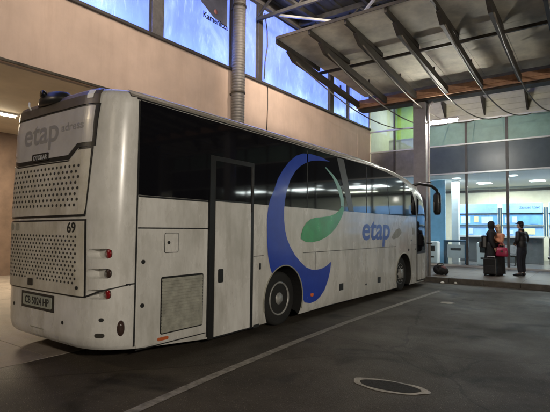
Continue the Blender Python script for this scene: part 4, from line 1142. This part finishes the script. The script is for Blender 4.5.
# ------------------------------------------------------------------ lights
def spot_thing(name, label, loc, target, energy, col, size=.25, spread=None):
    """an added, unseen flood lamp: housing with an area light at its mouth"""
    p, q = V(loc), V(target); d = (q-p).normalized()
    t = thing('added_flood_lamp', label, 'lamp', loc, 'flood lamps added out of view')
    b = MB(); s = d.cross(V((0,0,1))).normalized(); u = s.cross(d)
    vs = []
    for dd, w in ((-.16,.10),(-.02,.19)):
        for sx, sz in ((-1,-1),(1,-1),(1,1),(-1,1)): vs.append(d*dd+s*w*sx+u*w*.7*sz)
    b.add(vs, [(0,1,2,3),(7,6,5,4),(0,4,5,1),(1,5,6,2),(2,6,7,3),(3,7,4,0)])
    local(b, 'housing', M['steel'], t)
    li = bpy.data.lights.new(name, 'AREA'); li.shape = 'DISK'; li.size = size; li.energy = energy; li.color = col
    if spread: li.spread = math.radians(spread)
    lo = bpy.data.objects.new(name, li); COL.objects.link(lo); lo.location = p + d*.02; lo.rotation_euler = d.to_track_quat('-Z','Y').to_euler()
    return t
def area(name, loc, sx, sy, energy, col, rot=(0,0,0)):
    li = bpy.data.lights.new(name, 'AREA'); li.shape = 'RECTANGLE'; li.size = sx; li.size_y = sy; li.energy = energy; li.color = col
    o = bpy.data.objects.new(name, li); COL.objects.link(o); o.location = loc; o.rotation_euler = rot; return o
WARM = (1,.83,.66)  # flood lamps below are added out of view to light wall, yard and coach
spot_thing('added_flood_light', 'unseen warm flood lamp added above the yard and aimed at the beige wall, nearest the street', (-3.6,2.2,8.4), (-8.95,6.6,6.2), 105, WARM, .6, 100)
spot_thing('added_flood_light', 'unseen warm flood lamp added above the yard and aimed at the beige wall, nearest the canopy', (-5.6,9.0,8.4), (-8.95,14.5,5.8), 190, WARM, .6, 100)
spot_thing('added_flood_light', 'unseen warm flood lamp added over the coach roof and pointing straight down', (-5.9,7.6,9.0), (-5.6,7.6,0), 70, WARM, .8)
spot_thing('added_flood_light', 'unseen warm flood lamp added behind the camera to light the coach', (7.5,-2.5,4.6), (-4.4,8.5,3.0), 520, (1,.90,.76), .5, 130)
spot_thing('added_flood_light', 'unseen warm flood lamp added at the left behind the coach to light its rear', (-9.0,-4.2,5.6), (-5.6,2.9,2.6), 95, (1,.80,.52), .4, 110)
# lamps inside the hall and the passage
for x in (-6.2,-2.4,1.6,5.6,9.6): area('hall_light', (x,22.6,3.97), 2.4, 1.2, 260, (1,.94,.82))
for x in (-4.5,-.5,3.5): area('booth_light', (x,25.6,3.97), 2.4, .6, 130, (1,.90,.66))
for y0, y1 in WIN:                                     # light tubes lying behind the frosted film
    area('window_tube_light', (WX-.32,(y0+y1)/2,Z1+.15), .10, (y1-y0)*.94, 10*(y1-y0), (.72,.83,1), (0,math.radians(-125),0))
b = MB(); b.box(WX-1.0, WX-.95, -6, 19.8, Z1, Z2); b.build('light_box_back', M['white'], B)
area('upper_hall_light', (-7,21.6,8.1), 1.5, 1.0, 100, (1,.98,.85))
area('passage_light', (-13.15,5.0,Z0-.16), .3, 1.5, 480, (1,.84,.60))

W = bpy.data.worlds.new('World'); S.world = W; W.use_nodes = True
nt = W.node_tree; bg = nt.nodes['Background']; sky = nt.nodes.new('ShaderNodeTexSky'); sky.sky_type = 'NISHITA'; sky.sun_disc = False
EL, AZ = math.radians(16), math.radians(150)
sky.sun_elevation = EL; sky.sun_rotation = AZ
nt.links.new(sky.outputs[0], bg.inputs[0]); bg.inputs[1].default_value = .0008
sl = bpy.data.lights.new('sun', 'SUN'); sl.energy = .10; sl.angle = math.radians(12); sl.color = (1,.86,.66)
so = bpy.data.objects.new('sun', sl); COL.objects.link(so)
dirv = V((math.sin(AZ)*math.cos(EL), math.cos(AZ)*math.cos(EL), math.sin(EL)))
so.rotation_euler = (-dirv).to_track_quat('-Z','Y').to_euler()

# ------------------------------------------------------------------ camera
Rm = Matrix(((.80796591,.02085073,.5888602),(.58913544,-.04641673,-.80670002),(.01051268,.99870453,-.04978704)))
ca = bpy.data.cameras.new('camera'); ca.sensor_width = 36; ca.sensor_fit = 'HORIZONTAL'; ca.lens = 451.867*36/550; ca.clip_end = 500; ca.clip_start = .05
co = bpy.data.objects.new('camera', ca); COL.objects.link(co)
co.matrix_world = Matrix.Translation((0,0,1.65)) @ Rm.to_4x4()
S.camera = co
S.view_settings.view_transform = 'Standard'; S.view_settings.look = 'None'; S.view_settings.exposure = 0; S.view_settings.gamma = 1
S.cycles.use_denoising = True
S.cycles.max_bounces = 8; S.cycles.sample_clamp_indirect = 4
